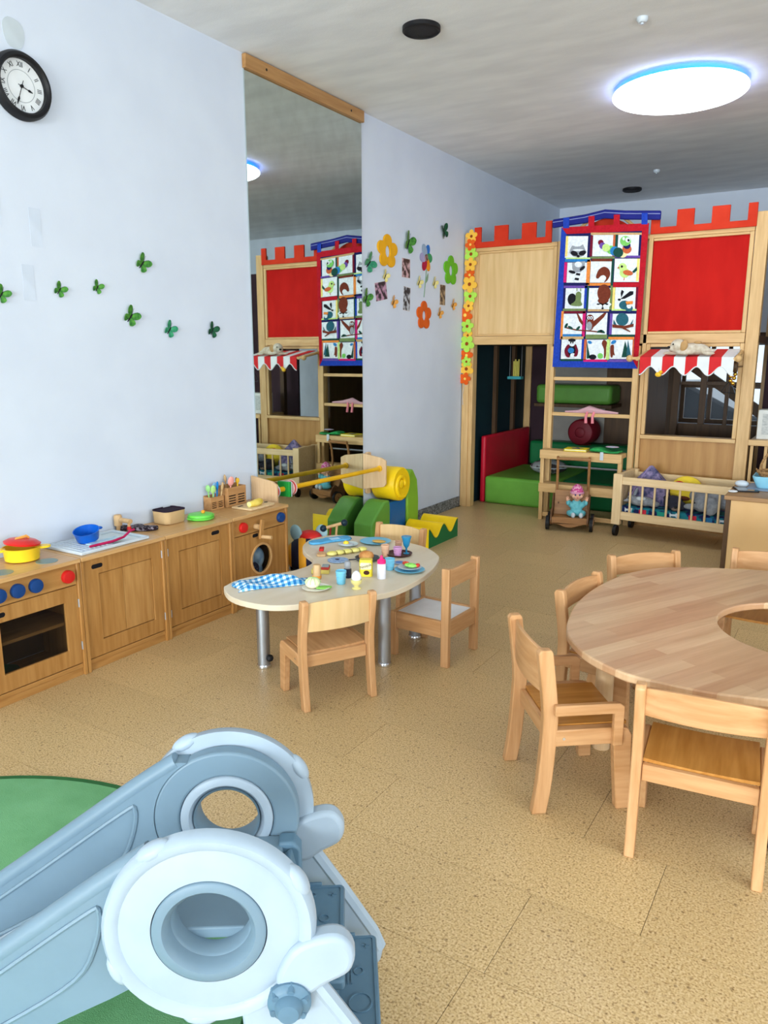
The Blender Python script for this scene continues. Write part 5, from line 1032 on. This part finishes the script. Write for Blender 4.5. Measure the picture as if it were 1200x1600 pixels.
for a, b_ in zip(apr, apr[1:]):
    d = (Vector(b_ + (0,)) - Vector(a + (0,))).normalized(); nrm = Vector((-d.y, d.x, 0)) * .01; L = [Vector(a + (0,)) - nrm, Vector(b_ + (0,)) - nrm, Vector(b_ + (0,)) + nrm, Vector(a + (0,)) + nrm]
    MB().loft([[p + Vector((0, 0, TZ - .09)) for p in L], [p + Vector((0, 0, TZ - .0285)) for p in L]]).build('apron', M_beech, bt)
MB().box(-.55, .5, 2.44, 2.46, TZ - .09, TZ - .0285).build('apron', M_beech, bt); MB().box(-.5, .5, 3.62, 3.64, TZ - .09, TZ - .0285).build('apron', M_beech, bt)
for x, y in ((-.70, 2.76), (-.43, 3.38), (.5, 2.56), (.5, 3.6)):
    MB().cyl((x, y, 0), (x, y, TZ - .0285), .034, n=24).build('leg', wood('table_leg', (208, 172, 128), (226, 194, 152), 'z'), bt)
t = thing('white_bin', 'white round bin with dark base under the big table at the right edge', 'bin', (-.005, 2.43, 0))
MB().lathe([(.075, .03), (.082, .26), (.085, .262), (.08, .262), (.07, .04), (0, .036)], (-.005, 2.43, 0), 32).build('bucket', M_white, t); MB().lathe([(.078, 0), (.08, .004), (.08, .03), (0, .031)], (-.005, 2.43, 0), 32).build('base', mat('navy_base', (16, 18, 40), .5), t)

# ================================================================ KIDNEY TABLE
KZ = .42
kt = thing('kidney_table', 'pale kidney shaped play table on silver legs laid with toy food', 'table', (-2.1, 3.1, 0))
KO = [(-2.454, 2.54), (-2.362, 2.47), (-2.257, 2.436), (-2.13, 2.441), (-2.04, 2.486), (-1.972, 2.559), (-1.87, 2.685), (-1.781, 2.816), (-1.733, 2.936), (-1.729, 3.146), (-1.761, 3.355), (-1.823, 3.538), (-1.876, 3.617), (-1.993, 3.715), (-2.12, 3.76), (-2.362, 3.77), (-2.581, 3.721), (-2.654, 3.662), (-2.685, 3.541), (-2.647, 3.416), (-2.581, 3.317), (-2.504, 3.247), (-2.422, 3.19), (-2.385, 3.15), (-2.355, 3.10), (-2.344, 3.025), (-2.358, 2.932), (-2.399, 2.839), (-2.465, 2.746), (-2.485, 2.656), (-2.471, 2.578)]
MB().prism(spline(KO, 3), KZ - .027, KZ).build('tabletop', M_top, kt, bev=.003)
for x, y in ((-2.329, 2.667), (-1.838, 2.996), (-1.89, 3.395), (-2.52, 3.56)):
    MB().cyl((x, y, .016), (x, y, KZ - .0275), .031, n=24).build('leg', M_steel, kt); MB().lathe([(.036, 0), (.038, .006), (.034, .018), (0, .019)], (x, y, 0), 24).build('foot', M_chrome, kt)
MB().sph((-2.29, 2.665, .055), .018).build('castor_knob', M_black, kt)
# ---- things on the kidney table
lb = mat('cup_blue', (120, 196, 226), .35); lbp = mat('plate_blue', (110, 190, 222), .35)
def plate(label, x, y, r, m, name='toy_plate', z=KZ, group='plates on the kidney table'):
    return tag(MB().lathe([(r * .55, .0008), (r * .6, .002), (r * .95, .010), (r, .012), (r * .97, .013), (r * .6, .006), (0, .005)], (x, y, z), 36).build(name, m, loc=(x, y, z)), label, 'plate', group)
def cup(label, x, y, r, h, m, z=KZ, name='toy_cup'):
    t = thing(name, label, 'cup', (x, y, z), 0, 'toy cups on the kidney table')
    MB().lathe([(r * .78, .0008), (r * .8, .003), (r, h), (r * .92, h), (r * .74, .006), (0, .006)], (x, y, z), 28).build('cup', m, t)
    for k in (.35, .6, .85): MB().lathe([(r * (.8 + .2 * k) + .0012, h * k), (r * (.8 + .2 * k) + .0016, h * k + .003), (r * (.8 + .2 * k) + .0004, h * k + .005)], (x, y, z), 28).build('ridge', m, t) if k < .9 else None
    return t
# checked cloth
def check_mat():
    m = bpy.data.materials.new('blue_gingham'); m.use_nodes = True; nt = m.node_tree; b = nt.nodes['Principled BSDF']; tc = nt.nodes.new('ShaderNodeTexCoord'); sx = nt.nodes.new('ShaderNodeSeparateXYZ'); nt.links.new(tc.outputs['Object'], sx.inputs[0]); outs = []
    for ax in ('X', 'Y'):
        a = nt.nodes.new('ShaderNodeMath'); a.operation = 'MULTIPLY'; a.inputs[1].default_value = 36; nt.links.new(sx.outputs[ax], a.inputs[0]); f = nt.nodes.new('ShaderNodeMath'); f.operation = 'FRACT'; nt.links.new(a.outputs[0], f.inputs[0]); g = nt.nodes.new('ShaderNodeMath'); g.operation = 'GREATER_THAN'; g.inputs[1].default_value = .5; nt.links.new(f.outputs[0], g.inputs[0]); outs.append(g)
    s = nt.nodes.new('ShaderNodeMath'); s.operation = 'ADD'; nt.links.new(outs[0].outputs[0], s.inputs[0]); nt.links.new(outs[1].outputs[0], s.inputs[1]); h = nt.nodes.new('ShaderNodeMath'); h.operation = 'MULTIPLY'; h.inputs[1].default_value = .5; nt.links.new(s.outputs[0], h.inputs[0])
    r = nt.nodes.new('ShaderNodeValToRGB'); r.color_ramp.interpolation = 'CONSTANT'; nt.links.new(h.outputs[0], r.inputs[0]); e = r.color_ramp.elements; e[0].position = 0; e[0].color = lin((232, 238, 246)); e[1].position = .4; e[1].color = lin((120, 186, 224)); k = e.new(.8); k.color = lin((24, 118, 190))
    nt.links.new(r.outputs[0], b.inputs['Base Color']); b.inputs['Roughness'].default_value = .9; return m
t = thing('checked_cloth', 'crumpled blue and white checked cloth on the near end of the kidney table', 'cloth', (-2.30, 2.70, KZ + .001), math.radians(52))
nx, ny = 26, 14; tp = []
for i in range(nx + 1):
    for j in range(ny + 1):
        u, v = i / nx, j / ny; x = -.17 + .34 * u + .012 * math.sin(7 * v + 2 * u); y = (-.085 + .17 * v) * (1 - .45 * u * u) + .015 * math.sin(5 * u)
        e = min(u, 1 - u, v, 1 - v) * 8; e = min(1, e)
        z = .004 + e * (.012 + .010 * math.sin(9 * u + 3 * v) + .014 * math.exp(-((v - .5 - .25 * math.sin(4 * u)) / .16) ** 2) * (.5 + u))
        tp.append((x, y, max(.003, z)))
fs = [(i * (ny + 1) + j, (i + 1) * (ny + 1) + j, (i + 1) * (ny + 1) + j + 1, i * (ny + 1) + j + 1) for i in range(nx) for j in range(ny)]
N_ = len(tp); allv = tp + [(x, y, max(.0, z - .003)) for x, y, z in tp]; fs2 = fs + [tuple(N_ + k for k in reversed(f)) for f in fs]
edge = [j for j in range(ny + 1)] + [i * (ny + 1) + ny for i in range(1, nx + 1)] + [nx * (ny + 1) + j for j in range(ny - 1, -1, -1)] + [i * (ny + 1) for i in range(nx - 1, 0, -1)]
fs2 += [(edge[k], edge[(k + 1) % len(edge)], N_ + edge[(k + 1) % len(edge)], N_ + edge[k]) for k in range(len(edge))]
MB().add(allv, fs2).build('cloth', check_mat(), t, local=True, smooth=70)
MB().prism(spline([(.12, -.03), (.19, -.02), (.20, .02), (.15, .03)], 3), .0005, .004).build('lining_corner', mat('cloth_navy', (60, 92, 130), .9), t, local=True)
# plate with salad
plate('white toy plate with lettuce at the near edge of the kidney table', -2.062, 2.746, .066, mat('plate_cream', (232, 228, 216), .35))
t = thing('toy_cabbage', 'cream and pale green toy dumpling on the near white plate', 'toy food', (-2.08, 2.745, KZ + .008))
MB().sph((-2.08, 2.745, KZ + .03), (.036, .036, .026)).build('bun', mat('bun_cream', (240, 232, 200), .7), t)
for k in range(5):
    a = k * math.pi / 5; MB().tube([(-2.08 + .037 * math.cos(q_) * math.cos(a), 2.745 + .037 * math.cos(q_) * math.sin(a), KZ + .03 + .027 * math.sin(q_)) for q_ in [math.pi * j / 12 for j in range(13)]], .0018, 5).build('seam', mat('seam_green', (190, 214, 150), .8), t)
tag(MB().prism([(p[0] * (1 + .12 * math.sin(9 * i)), p[1]) for i, p in enumerate(circ(.036, 22, rz=.02))], .008, .014, (-2.03, 2.765, KZ), (.7, .7, 0), (-.7, .7, 0)).build('toy_lettuce', mat('lettuce', (140, 204, 90), .7), loc=(-2.03, 2.765, KZ + .008)), 'green toy lettuce leaf on the near white plate', 'toy food')
# wooden salt mill, butter pack
t = thing('pepper_mill', 'small turned wooden mill with orange ring near the cloth', 'mill', (-2.16, 2.885, KZ)); MB().lathe([(.020, .0008), (.022, .006), (.022, .022), (.019, .026), (.019, .068), (.017, .074), (0, .075)], (-2.16, 2.885, KZ), 22).build('body', Wf, t); MB().lathe([(.0228, .008), (.0232, .014), (.0228, .020)], (-2.16, 2.885, KZ), 22).build('orange_ring', mat('ring_orange', (236, 150, 50), .5), t)
t = thing('toy_carton', 'small yellow and red toy food pack behind the wooden mill', 'pack', (-2.21, 2.985, KZ), .5); MB().box(-.045, .045, -.028, .028, .0008, .022).build('pack', mat('pack_yellow', (226, 206, 110), .6), t, local=True, bev=.002); MB().box(.005, .045, -.0285, .0285, .0225, .034).build('red_block', mat('pack_red', (190, 60, 50), .6), t, local=True, bev=.002); MB().box(.008, .042, -.02, .02, .0345, .04).build('grey_top', mat('pack_grey', (150, 160, 160), .6), t, local=True)
cup('light blue toy cup in front, beside the egg', -2.014, 2.883, .026, .066, lb)
t = thing('egg_cup', 'white toy egg standing in a pale yellow egg cup', 'egg', (-1.906, 2.854, KZ)); MB().lathe([(.022, .0008), (.022, .004), (.010, .010), (.011, .016), (.025, .03), (.027, .046), (.024, .046), (.02, .032), (0, .028)], (-1.906, 2.854, KZ), 26).build('cup', mat('egg_cup', (244, 230, 150), .4), t); MB().lathe([(.001, .03), (.015, .034), (.023, .05), (.0225, .064), (.016, .079), (.006, .087), (0, .088)], (-1.906, 2.854, KZ), 26).build('egg', mat('egg_white', (238, 240, 240), .45), t)
# yellow tin with lettering
t = thing('cocoa_tin', 'yellow cocoa can with brown lettering in the middle of the table', 'can', (-1.985, 3.06, KZ), math.radians(28))
oc = [(x, y) for x, y in rrect(-.033, .033, -.022, .022, .012)]
MB().loft([[(x, y, .0008) for x, y in oc], [(x, y, .078) for x, y in oc], [(x * .96, y * .96, .080) for x, y in oc]]).build('can', mat('can_yellow', (246, 222, 60), .4), t, local=True); MB().prism([(x * .98, y * .98) for x, y in oc], .080, .086).build('lid', mat('can_lid', (236, 210, 70), .4), t, local=True, bev=.001)
vs, fs = text_mesh('Nesquik', .021); rt = math.radians(18)
MB().add([(v.x * .85 * math.cos(rt) - v.y * math.sin(rt), -.0222 - v.z, .056 + v.x * .85 * math.sin(rt) + v.y * math.cos(rt)) for v in vs], fs).build('lettering', mat('can_brown', (70, 34, 24), .5), t, local=True, smooth=0)
MB().prism([(p[0], p[1]) for p in circ(.015, 16, rz=.011)], 0, .0008, (.004, -.0222, .022), X, Z_, (0, -1, 0)).build('brown_patch', mat('can_brown', (70, 34, 24), .5), t, local=True); MB().prism(rrect(-.028, .028, .038, .072, .006), 0, .0003, (0, -.0221, 0), X, Z_, (0, -1, 0)).build('white_band', mat('can_white', (244, 236, 190), .5), t, local=True)
# bottle
t = thing('doll_bottle', 'white doll milk bottle with pink teat', 'bottle', (-1.893, 3.058, KZ)); MB().lathe([(.021, .0008), (.022, .006), (.022, .072), (.019, .078), (0, .079)], (-1.893, 3.058, KZ), 26).build('bottle', mat('bottle_white', (232, 232, 240), .3), t); MB().lathe([(.021, .0785), (.021, .095), (.012, .1), (.007, .108), (.006, .118), (0, .12)], (-1.893, 3.058, KZ), 24).build('teat', mat('teat_pink', (236, 40, 120), .4), t)
cup('light blue toy cup right behind the pink topped bottle', -1.94, 3.215, .026, .06, lb)
plate('larger blue toy plate under the salad plate at the right end', -1.84, 3.245, .078, lbp); plate('white toy plate stacked on the blue plate at the right end', -1.84, 3.245, .062, M_white, z=KZ + .0135)
for (dx, dy, a, b_, c, l) in ((.01, -.005, .036, .026, (120, 200, 80), 'green toy lettuce heap on the right-hand plates'), (-.03, .015, .022, .012, (190, 60, 40), 'red toy slice left on the right-hand plates'), (.04, .01, .012, .018, (180, 50, 40), 'red toy slice right on the right-hand plates')):
    tag(MB().sph((-1.84 + dx, 3.245 + dy, KZ + .034), (a, b_, .010), 14, 8).build('toy_salad', mat('salad%d' % c[0], c, .7, tuple(min(255, v * 1.3 + 20) for v in c), 60), loc=(-1.84 + dx, 3.245 + dy, KZ + .025)), l, 'toy food')
t = thing('small_saucer', 'small blue and grey saucer between cup and stacked plates', 'saucer', (-1.96, 3.345, KZ)); MB().lathe([(.03, .0008), (.034, .005), (.03, .007), (0, .004)], (-1.96, 3.345, KZ), 26).build('rim', mat('saucer_grey', (150, 164, 190), .4), t); MB().lathe([(.02, .0052), (.02, .0065), (0, .0068)], (-1.96, 3.345, KZ), 22).build('centre', mat('saucer_blue', (60, 130, 200), .4), t)
tag(MB().lathe([(.06, .0008), (.07, .004), (.074, .012), (.07, .012), (.06, .006), (0, .005)], (-2.05, 3.495, KZ), 36).build('brown_tray', mat('tray_brown', (70, 34, 36), .4), loc=(-2.05, 3.495, KZ)), 'round dark brown tray under the cups', 'tray')
cup('translucent pink toy cup on the brown tray', -2.035, 3.455, .024, .05, mat('cup_pink', (206, 150, 196), .3), KZ + .0055); cup('peach wooden toy cup at the left of the brown tray', -2.105, 3.44, .023, .062, mat('cup_peach', (222, 178, 146), .5), KZ + .0005)
cup('second peach toy cup behind, at the rim of the brown tray', -2.10, 3.575, .02, .055, mat('cup_peach2', (206, 160, 130), .5), KZ + .0005)
t = thing('blue_goblet', 'bright blue plastic goblet on the brown tray', 'goblet', (-2.02, 3.525, KZ + .0055)); MB().lathe([(.018, 0), (.018, .003), (.005, .006), (.005, .03), (.016, .045), (.027, .095), (.025, .095), (.012, .046), (0, .04)], (-2.02, 3.525, KZ + .0055), 26).build('goblet', mat('goblet_blue', (50, 160, 210), .15, trans=.35), t); MB().lathe([(.0275, .092), (.0285, .095), (.0275, .098)], (-2.02, 3.525, KZ + .0055), 26).build('lip', mat('goblet_blue', (50, 160, 210), .15), t)
plate('large light blue toy plate at the far end of the kidney table', -2.31, 3.665, .092, lbp); tag(MB().sph((-2.28, 3.655, KZ + .014), (.045, .03, .006), 18, 8).build('toy_pancake', mat('pancake', (214, 170, 90), .8), loc=(-2.28, 3.655, KZ + .008)), 'tan toy pancake on the far blue plate', 'toy food')
t = thing('blue_mitt', 'light blue toy oven mitt at the far left of the kidney table', 'oven mitt', (-2.555, 3.545, KZ + .0008), math.radians(62))
MB().prism(spline([(-.13, -.03), (-.08, -.045), (.0, -.035), (.10, -.045), (.13, -.02), (.13, .04), (.03, .045), (.0, .055), (-.03, .04), (-.09, .035), (-.13, .015)], 4), 0, .014).build('mitt', mat('mitt_blue', (80, 160, 210), .9, (100, 176, 220), 40), t, local=True, bev=.005, seg=3); MB().box(.0, .06, -.025, .015, .0142, .0152).build('label_patch', mat('patch_pale', (180, 216, 236), .8), t, local=True)
MB().tube([(.128, -.03, .007), (.137, 0, .008), (.13, .04, .007)], .004, 6).build('edge_binding', mat('binding_navy', (60, 90, 130), .8), t, local=True)
plate('small pale plate with the fried egg', -2.405, 3.52, .058, mat('plate_pale', (206, 222, 222), .4))
t = thing('toy_fried_egg', 'white toy fried egg with yellow yolk on the small plate', 'toy food', (-2.41, 3.512, KZ + .008)); MB().prism(spline([(.04, 0), (.02, .035), (-.02, .03), (-.045, .0), (-.02, -.03), (.025, -.03)], 4), .008, .014, (-2.41, 3.512, KZ)).build('white', M_white, t, bev=.002); MB().sph((-2.415, 3.512, KZ + .016), (.017, .017, .014)).build('yolk', mat('yolk', (246, 210, 60), .5), t)
t = thing('toy_omelette', 'long yellow sliced toy omelette in front of the fried egg', 'toy food', (-2.31, 3.37, KZ + .0005), math.radians(62))
for i in range(5): MB().sph((-.095 + i * .047, 0, .013), (.03, .028, .0125), 14, 8).build('slice', mat('omelette', (232, 220, 110), .7, (244, 234, 150), 40), t, local=True)
for i in range(4): MB().tube([(-.072 + i * .047, -.026, .004), (-.070 + i * .047, -.012, .0195), (-.068 + i * .047, .012, .0195), (-.07 + i * .047, .026, .004)], .0022, 5).build('cut_line', mat('cut_brown', (120, 104, 40), .8), t, local=True)
t = thing('checked_pan', 'small flat blue checked toy pan with thin handle', 'pan', (-2.265, 3.215, KZ)); MB().lathe([(.05, .0008), (.056, .003), (.056, .007), (0, .008)], (-2.265, 3.215, KZ), 30).build('disc', mat('pan_check', (176, 200, 224), .7, (120, 150, 200), 90), t); MB().sph((-2.27, 3.215, KZ + .009), (.014, .01, .002), 10, 6).build('dark_spot', mat('spot_navy', (40, 36, 70), .7), t); MB().tube([(-2.22, 3.25, KZ + .005), (-2.15, 3.30, KZ + .008)], .003, 6).build('handle', mat('spot_navy', (40, 36, 70), .7), t)
t = thing('toy_spreader', 'wooden toy knife with red handle on the left of the table', 'knife', (-2.41, 3.30, KZ)); MB().prism(spline([(-.022, -.045), (.022, -.045), (.024, .0), (.0, .02), (-.024, .0)], 3), .0008, .012, (-2.415, 3.275, KZ), (.85, .53, 0), (-.53, .85, 0)).build('blade', Wf, t, bev=.003); MB().prism(rrect(-.013, .013, .0, .06, .006), .0125, .026, (-2.43, 3.29, KZ), (.85, .53, 0), (-.53, .85, 0)).build('red_handle', M_kred, t, bev=.003)
t = thing('toy_shaker', 'dark blue and grey toy shaker behind the front blue cup', 'shaker', (-2.045, 2.985, KZ)); MB().lathe([(.018, .0008), (.019, .004), (.019, .045), (.016, .048), (0, .048)], (-2.045, 2.985, KZ), 20).build('body', mat('shaker_navy', (28, 30, 48), .4), t); MB().lathe([(.016, .0485), (.017, .075), (.012, .084), (0, .086)], (-2.045, 2.985, KZ), 20).build('top', mat('shaker_grey', (150, 152, 156), .4), t)
t = thing('grey_pan', 'dark grey toy frying pan holding a burger bun', 'pan', (-2.14, 3.31, KZ)); MB().lathe([(.05, .0008), (.058, .004), (.066, .018), (.063, .018), (.054, .006), (0, .005)], (-2.14, 3.31, KZ), 32).build('pan', mat('pan_grey', (84, 92, 98), .4), t); MB().tube([(-2.08, 3.33, KZ + .014), (-2.02, 3.35, KZ + .018)], .006, 8).build('handle', mat('pan_grey', (84, 92, 98), .4), t)
tag(MB().lathe([(.03, 0), (.04, .01), (.041, .02), (.034, .034), (.018, .042), (0, .044)], (-2.145, 3.31, KZ + .0065), 28).build('toy_bun', mat('bun_brown', (206, 130, 66), .6, (230, 170, 100), 30), loc=(-2.145, 3.31, KZ + .0065)), 'brown toy burger bun lying in the grey pan', 'toy food')

# ================================================================ RUG AND SLIDE
t = thing('round_rug', 'large round green carpet under the toddler slide', 'rug', (-1.895, .613, 0))
MB().lathe([(.98, .0006), (.985, .002), (.98, .0038), (0, .004)], (-1.895, .613, 0), 96).build('pile', mat('rug_green', (112, 176, 120), .95, (130, 194, 138), 5, bump=.4, bscale=400, detail=8), t)
MB().add(*(lambda P: (P.v, P.f))(MB().ring(circ(.988, 96, (-1.895, .613)), circ(.968, 96, (-1.895, .613)), (.0005), .0043))).build('edge_binding', mat('rug_edge', (40, 92, 48), .95), t)

sl = thing('toddler_slide', 'grey blue and white plastic toddler slide with ring holes and two steps', 'slide', (-.91, .865, .0045), math.radians(34.5))
CZ = .455
def lat(prof, c, axis, n=64):
    b = MB(); ax = Vector(axis).normalized(); a = Vector((1, 0, 0)); e = ax.cross(a); c = Vector(c)
    rings = [[c + ax * z + (a * math.cos(q_) + e * math.sin(q_)) * r for q_ in [2 * math.pi * k / n for k in range(n)]] for r, z in prof]
    return b.loft(rings + [rings[0]], caps=False)
def sp_(poly, v0, v1, m, name, parent=sl, bev=.008, seg=3): return MB().prism(poly, v0, v1, (0, 0, 0), X, Z_, (0, 1, 0)).build(name, m, parent, local=True, bev=bev, seg=seg)
top = [(-.083, .598), (-.108, .598), (-.20, .538), (-.39, .402), (-.60, .255), (-.80, .125), (-.95, .062), (-1.03, .045)]
bot = [(-1.04, .02), (-1.02, .0), (-.80, .0), (-.66, .06), (-.50, .14), (-.40, .192), (-.284, .253), (-.20, .293), (-.117, .338)]
arc = [(.165 * math.cos(math.radians(a)), CZ + .165 * math.sin(math.radians(a))) for a in range(225, 119, -7)]
for far in (0, 1):
    ou = -.02 if far else 0
    v0, v1 = (.345, .383) if far else (.022, .060)
    sh = lambda P: [(x + ou, z) for x, z in P]
    pn = sp_(sh(top + bot + arc[1:]), v0, v1, M_grey, 'side_panel', bev=.006)
    MB().ring(circ(.165, 64, (ou, CZ)), circ(.106, 64, (ou, CZ)), v0, v1, (0, 0, 0), X, Z_, (0, 1, 0)).build('panel_disc', M_grey, pn, local=True, bev=.006, seg=3)
    vm = (v0 + v1) / 2
    MB().tube([(x + ou, vm, z - .004) for x, z in spline(top[1:], 4, False)], .021, 10).build('top_bead', M_grey, pn, local=True)
    vf = v0 - .001                        # the face that looks towards the viewer
    gv = spline([(-.205, .487), (-.235, .478), (-.42, .345), (-.60, .215), (-.64, .165), (-.56, .165), (-.40, .248), (-.26, .34), (-.215, .42)], 4)
    MB().tube([(x + ou, vf, z) for x, z in gv + gv[:1]], .005, 6).build('panel_groove', M_grey, pn, local=True)
    # white outer disc with its insert ring
    sgn = 1 if far else -1; base = .384 if far else .021
    dk = lat([(.107, 0), (.107, .026), (.150, .026), (.166, .022), (.174, .030), (.188, .031), (.196, .022), (.197, 0)], (ou, base, CZ), (0, sgn, 0)).build('end_disc', M_swhite, sl, local=True, smooth=50)
    for a in (120, 30, 205, 262):
        aa = math.radians(a); MB().sph((ou + .19 * math.cos(aa), base + sgn * .014, CZ + .19 * math.sin(aa)), (.036, .020, .016), 14, 8, Matrix.Rotation(-(aa + math.pi / 2), 4, 'Y')).build('bump', M_swhite, dk, local=True)
    m_in, m_out = (M_swhite, M_grey) if far else (M_grey, M_swhite)
    fr = (v0 - .004) if far else base - .030
    lat([(.105, v1 - .001 if far else v1 - .001), (.105, fr + .003), (.102, fr), (.086, fr), (.076, fr + .012), (.074, v1 - .002)], (ou, 0, CZ), (0, 1, 0)).build('insert_ring', m_in if not far else M_swhite, dk, local=True, smooth=50)
    lat([(.0755, v0), (.0745, v1 + (.03 if far else 0)), (.071, v1 + (.03 if far else 0)), (.071, v0 + .004)], (ou, 0, CZ), (0, 1, 0)).build('hole_lining', M_grey, dk, local=True, smooth=50)
    # white leg, grab lobe
    w0, w1 = (.384, .412) if far else (-.006, .020)
    legp = [(.05, .30), (.115, .325), (.17, .37), (.20, .33), (.34, .10), (.362, .06), (.355, .02), (.33, .0), (.16, .0), (.13, .03), (.06, .16)]
    lg = sp_(sh(legp), w0, w1, M_swhite, 'leg', bev=.010)
    MB().tube([(x + ou, (w0 + w1) / 2, z) for x, z in ((.19, .335), (.26, .225), (.335, .10), (.352, .055))], .017, 8).build('leg_flange', M_swhite, lg, local=True)
    lo = spline([(.12, .345), (.15, .415), (.205, .442), (.245, .44), (.268, .405), (.258, .365), (.215, .34), (.17, .315)], 4)
    sp_(sh(lo), w0 - .012, w1 + .006, M_swhite, 'grab_lobe', lg, bev=.012)
    if not far:
        kb = MB().lathe([(.040, 0), (.041, .012), (.034, .020), (.026, .022), (.024, .032), (.019, .040), (0, .043)], (.145, w0 - .005, .312), 32, (0, -1, 0)).build('knob', M_grey2, lg, local=True)
        for k in range(6):
            a = k * math.pi / 3 + .4; MB().tube([(.145 + .037 * math.cos(a), w0 - .006, .312 + .037 * math.sin(a)), (.145 + .031 * math.cos(a), w0 - .028, .312 + .031 * math.sin(a))], .0065, 8).build('knob_rib', M_grey2, kb, local=True)
# chute, platform, steps
ch = [(-.13, .42), (-.17, .405), (-.40, .265), (-.60, .14), (-.80, .055), (-1.0, .02), (-1.0, .004), (-.80, .036), (-.60, .118), (-.40, .243), (-.17, .38), (-.13, .39)]
sp_(ch, .0605, .3445, mat('chute_grey', (196, 208, 220), .3), 'chute', bev=.002, seg=1)
sp_([(-.13, .385), (.11, .385), (.11, .41), (-.13, .41)], .0605, .3445, M_grey, 'platform', bev=.004)
for u0, u1, z in ((.150, .248, .275), (.226, .322, .135)):
    sd = MB().box(u0, u1, .062, .343, z - .024, z).build('step', M_grey2, sl, local=True, bev=.006, seg=2)
    MB().ring(rrect(u0 + .004, u1 - .004, .066, .339, .008), rrect(u0 + .010, u1 - .010, .072, .333, .006), z, z + .003).build('step_rim', M_grey2, sd, local=True)
    um = (u0 + u1) / 2
    for uu, vv, r in ((um + .006, .15, .026), (um + .004, .235, .012), (um - .024, .31, .008)): MB().ring(circ(r, 24, (uu, vv)), circ(r - .003, 24, (uu, vv)), z - .001, z + .0025).build('relief_ring', M_grey2, sd, local=True)
    MB().box(um + .012, um + .03, .309, .312, z - .001, z + .0025).box(um + .0195, um + .0225, .302, .319, z - .001, z + .0025).build('relief_cross', M_grey2, sd, local=True)
    MB().box(um - .022, um - .019, .20, .25, z - .001, z + .0025, ).box(um - .014, um - .011, .20, .25, z - .001, z + .0025).build('relief_bar', M_grey2, sd, local=True)
    MB().box(u0 + .015, u0 + .045, .336, .344, z, z + .010).build('step_clip', M_grey2, sd, local=True, bev=.002)
sp_([(.10, .24), (.15, .24), (.15, .40), (.135, .42), (.10, .42)], .30, .342, M_grey2, 'bracket', bev=.006)
sp_([(.13, .41), (.16, .28), (.16, .25), (.12, .25), (.10, .385)], .0615, .299, M_grey2, 'riser', bev=.003); sp_([(.21, .25), (.235, .14), (.235, .112), (.20, .112), (.185, .25)], .0615, .343, M_grey2, 'riser', bev=.003)
